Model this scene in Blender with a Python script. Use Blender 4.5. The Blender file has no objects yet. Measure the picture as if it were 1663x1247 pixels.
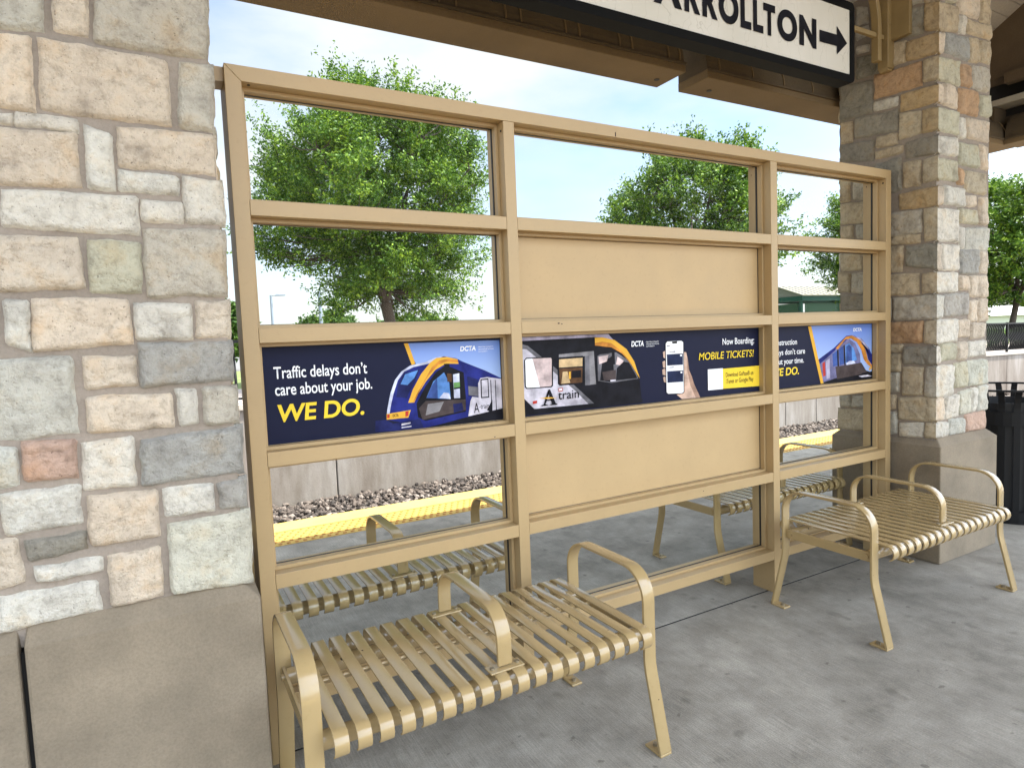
import bpy, math, random
from mathutils import Vector, Matrix, noise
R = math.radians
scene = bpy.context.scene
# ---------------------------------------------------------------- camera
cam_data = bpy.data.cameras.new('camera')
cam = bpy.data.objects.new('camera', cam_data)
scene.collection.objects.link(cam)
cam_data.sensor_width = 36.0
cam_data.lens = 36.0 * 1024.563 / 1663.0
cam_data.clip_start = 0.05
cam_data.clip_end = 3000
yaw, pitch, roll = R(29.0526), R(-4.1322), R(-2.3071)
fwd = Vector((math.sin(yaw) * math.cos(pitch), math.cos(yaw) * math.cos(pitch), math.sin(pitch)))
r0 = Vector((math.cos(yaw), -math.sin(yaw), 0)); u0 = r0.cross(fwd)
cr = math.cos(roll) * r0 + math.sin(roll) * u0
cu = -math.sin(roll) * r0 + math.cos(roll) * u0
cam.matrix_world = Matrix(((cr.x, cu.x, -fwd.x, -0.2470), (cr.y, cu.y, -fwd.y, -2.2812), (cr.z, cu.z, -fwd.z, 1.4602), (0, 0, 0, 1)))
scene.camera = cam
# ---------------------------------------------------------------- light
SUNSIDE = 3.3
SUN_EL, SUN_AZ = 63.5, 118.0            # azimuth measured clockwise from +Y; the sun stands to the right, a little behind the camera
sd = Vector((math.sin(R(SUN_AZ)) * math.cos(R(SUN_EL)), math.cos(R(SUN_AZ)) * math.cos(R(SUN_EL)), math.sin(R(SUN_EL))))
sl = bpy.data.lights.new('sun', 'SUN'); sl.energy = 5.0; sl.angle = R(0.55); sl.color = (1.0, 0.955, 0.88)
so = bpy.data.objects.new('sun', sl); scene.collection.objects.link(so)
so.rotation_euler = sd.to_track_quat('Z', 'Y').to_euler(); so.location = (0, 0, 30)
world = bpy.data.worlds.new('World'); scene.world = world; world.use_nodes = True
wt = world.node_tree; wn = wt.nodes; wn.clear()
wout = wn.new('ShaderNodeOutputWorld'); bg = wn.new('ShaderNodeBackground'); sky = wn.new('ShaderNodeTexSky')
sky.sky_type = 'NISHITA'; sky.sun_disc = False; sky.sun_elevation = R(SUN_EL); sky.sun_rotation = R(SUN_AZ)
sky.dust_density = 1.6; sky.air_density = 1.0; sky.ozone_density = 1.0
tc = wn.new('ShaderNodeTexCoord'); mp = wn.new('ShaderNodeMapping'); mp.inputs['Scale'].default_value = (1.0, 1.0, 2.6)
nz = wn.new('ShaderNodeTexNoise'); nz.inputs['Scale'].default_value = 2.6; nz.inputs['Detail'].default_value = 7; nz.inputs['Roughness'].default_value = 0.52
rp = wn.new('ShaderNodeValToRGB'); rp.color_ramp.elements[0].position = 0.30; rp.color_ramp.elements[1].position = 0.60
mx = wn.new('ShaderNodeMix'); mx.data_type = 'RGBA'; mx.inputs['B'].default_value = (3.45, 3.6, 3.55, 1)
mul = wn.new('ShaderNodeMath'); mul.operation = 'MULTIPLY'; mul.inputs[1].default_value = 0.9
L = wt.links.new
L(tc.outputs['Generated'], mp.inputs['Vector']); L(mp.outputs['Vector'], nz.inputs['Vector']); L(nz.outputs['Fac'], rp.inputs['Fac'])
L(rp.outputs['Color'], mul.inputs[0]); L(mul.outputs[0], mx.inputs['Factor']); L(sky.outputs['Color'], mx.inputs['A']); # thin cloud is brighter on the sun's side of the sky
nrm = wn.new('ShaderNodeVectorMath'); nrm.operation = 'NORMALIZE'; L(tc.outputs['Generated'], nrm.inputs[0])
dt = wn.new('ShaderNodeVectorMath'); dt.operation = 'DOT_PRODUCT'; dt.inputs[1].default_value = Vector((0.42, -0.80, 0.75)).normalized(); L(nrm.outputs[0], dt.inputs[0])
cl = wn.new('ShaderNodeMath'); cl.operation = 'MAXIMUM'; cl.inputs[1].default_value = 0.0; L(dt.outputs['Value'], cl.inputs[0])
pw = wn.new('ShaderNodeMath'); pw.operation = 'POWER'; pw.inputs[1].default_value = 1.3; L(cl.outputs[0], pw.inputs[0])
gl = wn.new('ShaderNodeMath'); gl.operation = 'MULTIPLY_ADD'; gl.inputs[1].default_value = SUNSIDE; gl.inputs[2].default_value = 1.0; L(pw.outputs[0], gl.inputs[0])
sc_ = wn.new('ShaderNodeVectorMath'); sc_.operation = 'SCALE'; L(mx.outputs['Result'], sc_.inputs[0]); L(gl.outputs[0], sc_.inputs['Scale']); L(sc_.outputs[0], bg.inputs['Color'])
bg.inputs['Strength'].default_value = 0.112; L(bg.outputs['Background'], wout.inputs['Surface'])
scene.view_settings.view_transform = 'Standard'; scene.view_settings.look = 'None'
scene.view_settings.gamma = 1.0; scene.view_settings.exposure = 1.45
scene.view_settings.use_curve_mapping = False
scene.cycles.max_bounces = 10; scene.cycles.diffuse_bounces = 5; scene.cycles.transparent_max_bounces = 16
col = scene.collection

# ---------------------------------------------------------------- materials
def new_mat(name):
    m = bpy.data.materials.new(name); m.use_nodes = True
    nt = m.node_tree; b = nt.nodes['Principled BSDF']
    return m, nt, b
def noise_node(nt, scale, detail=5, rough=0.55, vec=None, sc=None):
    n = nt.nodes.new('ShaderNodeTexNoise'); n.inputs['Scale'].default_value = scale
    n.inputs['Detail'].default_value = detail; n.inputs['Roughness'].default_value = rough
    if vec is not None:
        if sc:
            mpp = nt.nodes.new('ShaderNodeMapping'); mpp.inputs['Scale'].default_value = sc
            nt.links.new(vec, mpp.inputs['Vector']); vec = mpp.outputs['Vector']
        nt.links.new(vec, n.inputs['Vector'])
    return n
def ramp(nt, fac, stops):
    r = nt.nodes.new('ShaderNodeValToRGB'); e = r.color_ramp.elements
    e[0].position, e[0].color = stops[0][0], (*stops[0][1], 1)
    e[1].position, e[1].color = stops[-1][0], (*stops[-1][1], 1)
    for p, c in stops[1:-1]:
        x = e.new(p); x.color = (*c, 1)
    nt.links.new(fac, r.inputs['Fac']); return r
def mixc(nt, fac, a, b, mode='MIX'):
    m = nt.nodes.new('ShaderNodeMix'); m.data_type = 'RGBA'; m.blend_type = mode
    for s, v in (('Factor', fac), ('A', a), ('B', b)):
        if isinstance(v, (int, float)): m.inputs[s].default_value = v
        elif isinstance(v, tuple): m.inputs[s].default_value = (*v, 1)
        else: nt.links.new(v, m.inputs[s])
    return m.outputs['Result']
def bump(nt, b, height, strength, dist=0.01):
    n = nt.nodes.new('ShaderNodeBump'); n.inputs['Strength'].default_value = strength; n.inputs['Distance'].default_value = dist
    nt.links.new(height, n.inputs['Height']); nt.links.new(n.outputs['Normal'], b.inputs['Normal']); return n
def pos(nt): return nt.nodes.new('ShaderNodeNewGeometry').outputs['Position']
def plain(name, c, rough=0.5, metal=0.0, var=0.08, scale=14):
    m, nt, b = new_mat(name)
    n = noise_node(nt, scale, 4, 0.6, nt.nodes.new('ShaderNodeTexCoord').outputs['Object'])
    a = tuple(max(0, v * (1 - var)) for v in c); d = tuple(min(1, v * (1 + var)) for v in c)
    nt.links.new(ramp(nt, n.outputs['Fac'], [(0.3, a), (0.7, d)]).outputs['Color'], b.inputs['Base Color'])
    b.inputs['Roughness'].default_value = rough; b.inputs['Metallic'].default_value = metal
    return m
def paint(name, c, rough=0.38, chips=0.0):
    m, nt, b = new_mat(name); p = pos(nt)
    n = noise_node(nt, 5, 5, 0.6, p); n2 = noise_node(nt, 60, 3, 0.6, p)
    base = ramp(nt, n.outputs['Fac'], [(0.3, tuple(v * 0.955 for v in c)), (0.7, tuple(v * 1.035 for v in c))]).outputs['Color']
    sp = ramp(nt, n2.outputs['Fac'], [(0.30, (0.72, 0.68, 0.6)), (0.42, (1, 1, 1))]).outputs['Color']
    o = mixc(nt, 0.18, base, sp, 'MULTIPLY')
    if chips:
        n3 = noise_node(nt, 21, 3, 0.5, p)
        ch = ramp(nt, n3.outputs['Fac'], [(0.745, (0, 0, 0)), (0.752, (1, 1, 1))]).outputs['Color']
        o = mixc(nt, ch, o, (0.05, 0.035, 0.025))
    nt.links.new(o, b.inputs['Base Color'])
    rr = ramp(nt, n.outputs['Fac'], [(0.3, (rough - 0.01,) * 3), (0.7, (rough + 0.03,) * 3)])
    nt.links.new(rr.outputs['Color'], b.inputs['Roughness'])
    bump(nt, b, n2.outputs['Fac'], 0.03, 0.001)
    return m
TAN = (0.405, 0.28, 0.136)
M = {}
M['paint'] = paint('tan_frame_paint', TAN, 0.42)
M['panel'] = paint('tan_panel_paint', (0.452, 0.312, 0.153), 0.5)
M['bench'] = paint('tan_bench_enamel', (0.375, 0.268, 0.125), 0.2, 1)
M['bench'].node_tree.nodes['Principled BSDF'].inputs['Coat Weight'].default_value = 0.5
M['bench'].node_tree.nodes['Principled BSDF'].inputs['Coat Roughness'].default_value = 0.12
M['gasket'] = plain('black_rubber', (0.012, 0.011, 0.01), 0.6)
M['bolt'] = plain('dull_steel', (0.30, 0.25, 0.17), 0.45, 0.6)
def glass():
    m, nt, b = new_mat('window_glass'); nt.nodes.remove(b)
    out = nt.nodes['Material Output']
    t = nt.nodes.new('ShaderNodeBsdfTransparent'); t.inputs['Color'].default_value = (0.985, 0.995, 0.99, 1)
    g = nt.nodes.new('ShaderNodeBsdfGlossy'); g.inputs['Roughness'].default_value = 0.01
    f = nt.nodes.new('ShaderNodeFresnel'); f.inputs['IOR'].default_value = 1.45
    s = nt.nodes.new('ShaderNodeMixShader')
    g2 = nt.nodes.new('ShaderNodeNewGeometry'); fr = nt.nodes.new('ShaderNodeMath'); fr.operation = 'SUBTRACT'; fr.inputs[0].default_value = 1.0
    nt.links.new(g2.outputs['Backfacing'], fr.inputs[1])
    fm = nt.nodes.new('ShaderNodeMath'); fm.operation = 'MULTIPLY'; fr.inputs[0].default_value = 1.0; nt.links.new(fr.outputs[0], fm.inputs[0]); nt.links.new(f.outputs['Fac'], fm.inputs[1])
    fk = nt.nodes.new('ShaderNodeMath'); fk.operation = 'MULTIPLY'; fk.inputs[1].default_value = 0.07; nt.links.new(fm.outputs[0], fk.inputs[0]); nt.links.new(fk.outputs[0], s.inputs['Fac']); nt.links.new(t.outputs['BSDF'], s.inputs[1]); nt.links.new(g.outputs['BSDF'], s.inputs[2])
    nt.links.new(s.outputs['Shader'], out.inputs['Surface']); return m
M['glass'] = glass()
def stone_mat():
    m, nt, b = new_mat('rough_limestone'); p = pos(nt)
    at = nt.nodes.new('ShaderNodeAttribute'); at.attribute_name = 'stone_tint'
    n = noise_node(nt, 9, 7, 0.62, p); n2 = noise_node(nt, 42, 6, 0.7, p); n3 = noise_node(nt, 120, 3, 0.6, p)
    mott = ramp(nt, n.outputs['Fac'], [(0.25, (0.48, 0.47, 0.46)), (0.41, (0.93, 0.92, 0.91)), (0.54, (1.07, 1.07, 1.06)), (0.72, (1.02, 0.89, 0.73))]).outputs['Color']
    o = mixc(nt, 0.95, at.outputs['Color'], mott, 'MULTIPLY')
    fine = ramp(nt, n2.outputs['Fac'], [(0.28, (0.45, 0.43, 0.40)), (0.5, (1.02, 1.02, 1.01)), (0.7, (1.12, 1.12, 1.12))]).outputs['Color']
    o = mixc(nt, 0.6, o, fine, 'MULTIPLY')
    pit = ramp(nt, n3.outputs['Fac'], [(0.29, (0.25, 0.22, 0.2)), (0.34, (1, 1, 1))]).outputs['Color']
    o = mixc(nt, 0.7, o, pit, 'MULTIPLY')
    wob = noise_node(nt, 14, 4, 0.65, p); vm = nt.nodes.new('ShaderNodeVectorMath'); vm.operation = 'MULTIPLY_ADD'; vm.inputs[1].default_value = (0.09, 0.09, 0.09)
    nt.links.new(wob.outputs['Color'], vm.inputs[0]); nt.links.new(p, vm.inputs[2])
    vo = nt.nodes.new('ShaderNodeTexVoronoi'); vo.feature = 'DISTANCE_TO_EDGE'; vo.inputs['Scale'].default_value = 7.5; nt.links.new(vm.outputs[0], vo.inputs['Vector'])
    o = mixc(nt, 0.2, o, ramp(nt, vo.outputs['Distance'], [(0.0, (0.5, 0.46, 0.42)), (0.035, (1, 1, 1))]).outputs['Color'], 'MULTIPLY')
    ck = nt.nodes.new('ShaderNodeMath'); ck.operation = 'MINIMUM'; ck.inputs[1].default_value = 0.12; nt.links.new(vo.outputs['Distance'], ck.inputs[0])
    ck2 = nt.nodes.new('ShaderNodeMath'); ck2.operation = 'MULTIPLY'; ck2.inputs[1].default_value = 2.2; nt.links.new(ck.outputs[0], ck2.inputs[0])
    nt.links.new(o, b.inputs['Base Color']); b.inputs['Roughness'].default_value = 0.9
    add = nt.nodes.new('ShaderNodeMath'); add.operation = 'MULTIPLY_ADD'; add.inputs[1].default_value = 0.35
    nt.links.new(n3.outputs['Fac'], add.inputs[0]); nt.links.new(n2.outputs['Fac'], add.inputs[2])
    ad3 = nt.nodes.new('ShaderNodeMath'); ad3.operation = 'ADD'; nt.links.new(add.outputs[0], ad3.inputs[0]); nt.links.new(ck2.outputs[0], ad3.inputs[1])
    bump(nt, b, ad3.outputs[0], 1.0, 0.012); return m
M['stone'] = stone_mat()
def rough_mat(name, c, sc=60, st=0.4, var=0.16, big=3.0):
    m, nt, b = new_mat(name); p = pos(nt)
    n = noise_node(nt, big, 6, 0.6, p); n2 = noise_node(nt, sc, 5, 0.7, p)
    o = ramp(nt, n.outputs['Fac'], [(0.3, tuple(v * (1 - var) for v in c)), (0.7, tuple(v * (1 + var) for v in c))]).outputs['Color']
    g = ramp(nt, n2.outputs['Fac'], [(0.3, (0.8, 0.79, 0.78)), (0.6, (1.04, 1.04, 1.04))]).outputs['Color']
    o = mixc(nt, 0.8, o, g, 'MULTIPLY')
    nt.links.new(o, b.inputs['Base Color']); b.inputs['Roughness'].default_value = 0.92
    bump(nt, b, n2.outputs['Fac'], st, 0.006); return m
M['mortar'] = rough_mat('mortar', (0.265, 0.222, 0.182), 70, 0.6)
M['cast'] = rough_mat('cast_stone', (0.232, 0.187, 0.132), 130, 0.35, 0.2, 4.5)
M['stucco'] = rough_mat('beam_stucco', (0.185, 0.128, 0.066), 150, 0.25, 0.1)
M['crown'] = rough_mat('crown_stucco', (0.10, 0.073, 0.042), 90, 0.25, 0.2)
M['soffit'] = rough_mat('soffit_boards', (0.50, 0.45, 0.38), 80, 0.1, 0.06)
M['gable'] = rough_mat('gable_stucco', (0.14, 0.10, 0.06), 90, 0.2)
M['bronze'] = plain('bracket_paint', (0.25, 0.175, 0.075), 0.5)
M['trim'] = plain('pale_trim', (0.50, 0.46, 0.38), 0.5)
M['black'] = plain('black_enamel', (0.008, 0.008, 0.009), 0.5)
M['black'].node_tree.nodes['Principled BSDF'].inputs['Specular IOR Level'].default_value = 0.25
M['roofing'] = rough_mat('roof_shingle', (0.10, 0.09, 0.08), 40, 0.4)
def floor_mat():
    m, nt, b = new_mat('broom_finished_concrete'); p = pos(nt)
    big = noise_node(nt, 0.75, 7, 0.66, p); mid = noise_node(nt, 6, 6, 0.65, p); fine = noise_node(nt, 160, 3, 0.6, p)
    broom = noise_node(nt, 1.0, 4, 0.6, p, (210, 7, 1))
    spots = noise_node(nt, 7.0, 2, 0.4, p)
    o = ramp(nt, big.outputs['Fac'], [(0.30, (0.20, 0.182, 0.150)), (0.50, (0.30, 0.277, 0.235)), (0.72, (0.38, 0.353, 0.302))]).outputs['Color']
    o = mixc(nt, 0.7, o, ramp(nt, mid.outputs['Fac'], [(0.3, (0.70, 0.69, 0.68)), (0.65, (1.12, 1.12, 1.12))]).outputs['Color'], 'MULTIPLY')
    big2 = noise_node(nt, 2.3, 5, 0.6, p)
    o = mixc(nt, 0.5, o, ramp(nt, big2.outputs['Fac'], [(0.33, (0.66, 0.64, 0.60)), (0.5, (0.98, 0.97, 0.95)), (0.68, (1.1, 1.1, 1.1))]).outputs['Color'], 'MULTIPLY')
    o = mixc(nt, 0.5, o, ramp(nt, broom.outputs['Fac'], [(0.3, (0.58, 0.58, 0.58)), (0.7, (1.2, 1.2, 1.2))]).outputs['Color'], 'MULTIPLY')
    o = mixc(nt, 0.45, o, ramp(nt, fine.outputs['Fac'], [(0.3, (0.6, 0.6, 0.6)), (0.7, (1.25, 1.25, 1.25))]).outputs['Color'], 'MULTIPLY')
    o = mixc(nt, 0.5, o, ramp(nt, spots.outputs['Fac'], [(0.27, (0.42, 0.40, 0.38)), (0.34, (1, 1, 1))]).outputs['Color'], 'MULTIPLY')
    spots2 = noise_node(nt, 19.0, 2, 0.4, p)
    o = mixc(nt, 0.7, o, ramp(nt, spots2.outputs['Fac'], [(0.25, (0.45, 0.43, 0.41)), (0.30, (1, 1, 1))]).outputs['Color'], 'MULTIPLY')
    o = mixc(nt, 0.5, o, ramp(nt, spots.outputs['Fac'], [(0.72, (1, 1, 1)), (0.79, (1.3, 1.3, 1.3))]).outputs['Color'], 'MULTIPLY')
    nt.links.new(o, b.inputs['Base Color']); b.inputs['Roughness'].default_value = 0.82
    add = nt.nodes.new('ShaderNodeMath'); add.operation = 'ADD'
    nt.links.new(broom.outputs['Fac'], add.inputs[0]); nt.links.new(fine.outputs['Fac'], add.inputs[1])
    bump(nt, b, add.outputs[0], 0.6, 0.004); return m
M['floor'] = floor_mat()
M['joint'] = plain('joint_filler', (0.012, 0.011, 0.010), 0.95)
def wall_mat():
    m, nt, b = new_mat('stained_concrete'); p = pos(nt)
    n = noise_node(nt, 1.0, 5, 0.6, p, (1.4, 1, 0.35)); n1 = noise_node(nt, 1.0, 5, 0.65, p, (7, 1, 1.4)); n2 = noise_node(nt, 30, 5, 0.7, p)
    o = ramp(nt, n.outputs['Fac'], [(0.28, (0.15, 0.12, 0.095)), (0.5, (0.225, 0.195, 0.165)), (0.7, (0.31, 0.285, 0.26))]).outputs['Color']
    o = mixc(nt, 0.8, o, ramp(nt, n1.outputs['Fac'], [(0.3, (0.72, 0.68, 0.63)), (0.6, (1.1, 1.1, 1.1))]).outputs['Color'], 'MULTIPLY')
    o = mixc(nt, 0.6, o, ramp(nt, n2.outputs['Fac'], [(0.28, (0.6, 0.58, 0.56)), (0.45, (1, 1, 1))]).outputs['Color'], 'MULTIPLY')
    nt.links.new(o, b.inputs['Base Color']); b.inputs['Roughness'].default_value = 0.9
    bump(nt, b, n2.outputs['Fac'], 0.3, 0.01); return m
M['wall'] = wall_mat()
M['dome'] = plain('dark_orange_dome', (0.36, 0.165, 0.03), 0.6, 0, 0.1, 3)  # domes darker and more orange than the strip under them
M['yellow'] = plain('yellow_tactile', (0.46, 0.295, 0.06), 0.6, 0, 0.1, 3)
M['yellowpaint'] = plain('yellow_edge', (0.52, 0.385, 0.10), 0.55, 0, 0.14, 4)
def ballast_mat():
    m, nt, b = new_mat('ballast_rock')
    g = nt.nodes.new('ShaderNodeNewGeometry')
    o = ramp(nt, g.outputs['Random Per Island'], [(0.0, (0.022, 0.017, 0.014)), (0.4, (0.07, 0.053, 0.043)), (0.75, (0.13, 0.10, 0.08)), (1.0, (0.24, 0.20, 0.17))]).outputs['Color']
    n = noise_node(nt, 60, 4, 0.6, g.outputs['Position'])
    o = mixc(nt, 0.5, o, ramp(nt, n.outputs['Fac'], [(0.3, (0.55, 0.55, 0.55)), (0.7, (1.1, 1.1, 1.1))]).outputs['Color'], 'MULTIPLY')
    nt.links.new(o, b.inputs['Base Color']); b.inputs['Roughness'].default_value = 0.85; return m
M['ballast'] = ballast_mat()
M['dirt'] = rough_mat('track_bed_dirt', (0.12, 0.10, 0.085), 40, 0.6)
def ground_mat():
    m, nt, b = new_mat('street_and_lawn'); p = pos(nt)
    n = noise_node(nt, 1.2, 6, 0.7, p); n2 = noise_node(nt, 25, 5, 0.7, p)
    grass = ramp(nt, n.outputs['Fac'], [(0.3, (0.07, 0.12, 0.03)), (0.55, (0.14, 0.17, 0.05)), (0.75, (0.26, 0.24, 0.10))]).outputs['Color']
    pave = ramp(nt, n2.outputs['Fac'], [(0.3, (0.27, 0.225, 0.195)), (0.7, (0.35, 0.305, 0.27))]).outputs['Color']
    sx = nt.nodes.new('ShaderNodeSeparateXYZ'); nt.links.new(p, sx.inputs[0])
    r1 = nt.nodes.new('ShaderNodeMath'); r1.operation = 'GREATER_THAN'; r1.inputs[1].default_value = 16.0; nt.links.new(sx.outputs['Y'], r1.inputs[0])
    o = mixc(nt, r1.outputs[0], pave, grass)
    r2 = nt.nodes.new('ShaderNodeMath'); r2.operation = 'GREATER_THAN'; r2.inputs[1].default_value = 31; nt.links.new(sx.outputs['Y'], r2.inputs[0])
    asp = ramp(nt, n2.outputs['Fac'], [(0.3, (0.10, 0.10, 0.10)), (0.7, (0.16, 0.16, 0.155))]).outputs['Color']
    o = mixc(nt, r2.outputs[0], o, asp)
    nt.links.new(o, b.inputs['Base Color']); b.inputs['Roughness'].default_value = 0.95; return m
M['ground'] = ground_mat()
def leaf_mat(name, a, b_, c):
    m, nt, b = new_mat(name)
    g = nt.nodes.new('ShaderNodeNewGeometry')
    o = ramp(nt, g.outputs['Random Per Island'], [(0.0, a), (0.55, b_), (1.0, c)]).outputs['Color']
    n = noise_node(nt, 1.5, 4, 0.6, g.outputs['Position'])
    o = mixc(nt, 0.8, o, ramp(nt, n.outputs['Fac'], [(0.36, (0.58, 0.70, 0.58)), (0.62, (1.55, 1.38, 0.9))]).outputs['Color'], 'MULTIPLY')
    out = nt.nodes['Material Output']
    nt.links.new(o, b.inputs['Base Color']); b.inputs['Roughness'].default_value = 0.55; b.inputs['Specular IOR Level'].default_value = 0.25
    t = nt.nodes.new('ShaderNodeBsdfTranslucent'); nt.links.new(o, t.inputs['Color'])
    s = nt.nodes.new('ShaderNodeMixShader'); s.inputs['Fac'].default_value = 0.28
    nt.links.new(b.outputs['BSDF'], s.inputs[1]); nt.links.new(t.outputs['BSDF'], s.inputs[2]); nt.links.new(s.outputs['Shader'], out.inputs['Surface'])
    return m
M['leaf'] = leaf_mat('spring_leaves', (0.02, 0.055, 0.008), (0.07, 0.15, 0.018), (0.18, 0.28, 0.032))
M['leafdark'] = leaf_mat('hedge_leaves', (0.03, 0.07, 0.016), (0.06, 0.12, 0.025), (0.11, 0.18, 0.04))
M['bark'] = rough_mat('bark', (0.07, 0.055, 0.042), 30, 0.8)
M['green'] = plain('dark_green_metal', (0.012, 0.055, 0.04), 0.4)
M['green'].node_tree.nodes['Principled BSDF'].inputs['Specular IOR Level'].default_value = 0.1
M['screen'] = plain('shelter_mesh_panel', (0.025, 0.06, 0.035), 0.5)
M['screen'].node_tree.nodes['Principled BSDF'].inputs['Specular IOR Level'].default_value = 0.1
M['creamroof'] = plain('cream_metal_roof', (0.20, 0.187, 0.14), 0.7)
M['greygable'] = plain('grey_gable_sheet', (0.13, 0.13, 0.115), 0.6)
M['galv'] = plain('galvanised_pole', (0.22, 0.25, 0.28), 0.5, 0.3)
M['whitewall'] = plain('white_sheet_metal', (0.75, 0.75, 0.74), 0.5)
M['beige'] = plain('beige_siding', (0.36, 0.37, 0.31), 0.7)
def sign_face():
    m, nt, b = new_mat('crazed_sign_face'); p = pos(nt)
    n = noise_node(nt, 2.0, 3, 0.6, p)
    v = nt.nodes.new('ShaderNodeTexVoronoi'); v.feature = 'DISTANCE_TO_EDGE'; v.inputs['Scale'].default_value = 7
    mpp = nt.nodes.new('ShaderNodeMapping'); mpp.inputs['Scale'].default_value = (1.6, 1, 0.55); nt.links.new(p, mpp.inputs['Vector'])
    nn = noise_node(nt, 5, 3, 0.6, p); vm = nt.nodes.new('ShaderNodeVectorMath'); vm.operation = 'MULTIPLY_ADD'; vm.inputs[1].default_value = (0.25, 0.25, 0.25)
    nt.links.new(nn.outputs['Color'], vm.inputs[0]); nt.links.new(mpp.outputs['Vector'], vm.inputs[2]); nt.links.new(vm.outputs[0], v.inputs['Vector'])
    o = ramp(nt, n.outputs['Fac'], [(0.3, (0.56, 0.53, 0.46)), (0.7, (0.64, 0.61, 0.55))]).outputs['Color']
    cr_ = ramp(nt, v.outputs['Distance'], [(0.0, (0.72, 0.70, 0.66)), (0.012, (1, 1, 1))]).outputs['Color']
    o = mixc(nt, 0.8, o, cr_, 'MULTIPLY')
    nt.links.new(o, b.inputs['Base Color']); b.inputs['Roughness'].default_value = 0.4; return m
M['signface'] = sign_face()
PRINT = {'navy': (0.011, 0.013, 0.034), 'navy2': (0.014, 0.018, 0.085), 'navy3': (0.013, 0.02, 0.055), 'blue': (0.016, 0.022, 0.155), 'steel': (0.20, 0.19, 0.20), 'mauve': (0.15, 0.145, 0.27), 'blue2': (0.045, 0.085, 0.27), 'umber': (0.06, 0.045, 0.045), 'blueb': (0.10, 0.24, 0.56),
         'pale': (0.50, 0.52, 0.66), 'gold': (0.66, 0.36, 0.045), 'orange': (0.50, 0.20, 0.035), 'yellow': (0.78, 0.56, 0.045), 'ink': (0.009, 0.009, 0.013),
         'brown': (0.10, 0.05, 0.025), 'green': (0.14, 0.30, 0.10), 'silver': (0.50, 0.47, 0.53), 'grey': (0.13, 0.125, 0.14), 'red': (0.42, 0.04, 0.03),
         'lav': (0.36, 0.33, 0.45), 'pink': (0.56, 0.44, 0.43), 'cream': (0.52, 0.37, 0.20), 'white': (0.80, 0.80, 0.82), 'skin': (0.52, 0.36, 0.28), 'skind': (0.30, 0.19, 0.14)}
for k, c in PRINT.items():
    M['ink_' + k] = plain('print_' + k, c, 0.42, 0, 0.04 if k in ('navy', 'gold', 'yellow', 'white', 'red') else 0.42, 16)
    M['ink_' + k].node_tree.nodes['Principled BSDF'].inputs['Specular IOR Level'].default_value = 0.08
def grad(name, a, b_, z0, z1):
    m, nt, b = new_mat(name); p = pos(nt); sx = nt.nodes.new('ShaderNodeSeparateXYZ'); nt.links.new(p, sx.inputs[0])
    mr = nt.nodes.new('ShaderNodeMapRange'); mr.inputs['From Min'].default_value = z0; mr.inputs['From Max'].default_value = z1
    nt.links.new(sx.outputs['Z'], mr.inputs['Value'])
    nt.links.new(ramp(nt, mr.outputs['Result'], [(0, a), (1, b_)]).outputs['Color'], b.inputs['Base Color']); b.inputs['Roughness'].default_value = 0.35; return m
M['ink_sky'] = grad('print_sky', (0.42, 0.56, 0.80), (0.10, 0.19, 0.52), 1.22, 1.45)
M['ink_sky2'] = grad('print_sky_two', (0.32, 0.44, 0.74), (0.11, 0.20, 0.56), 1.22, 1.45)

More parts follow.
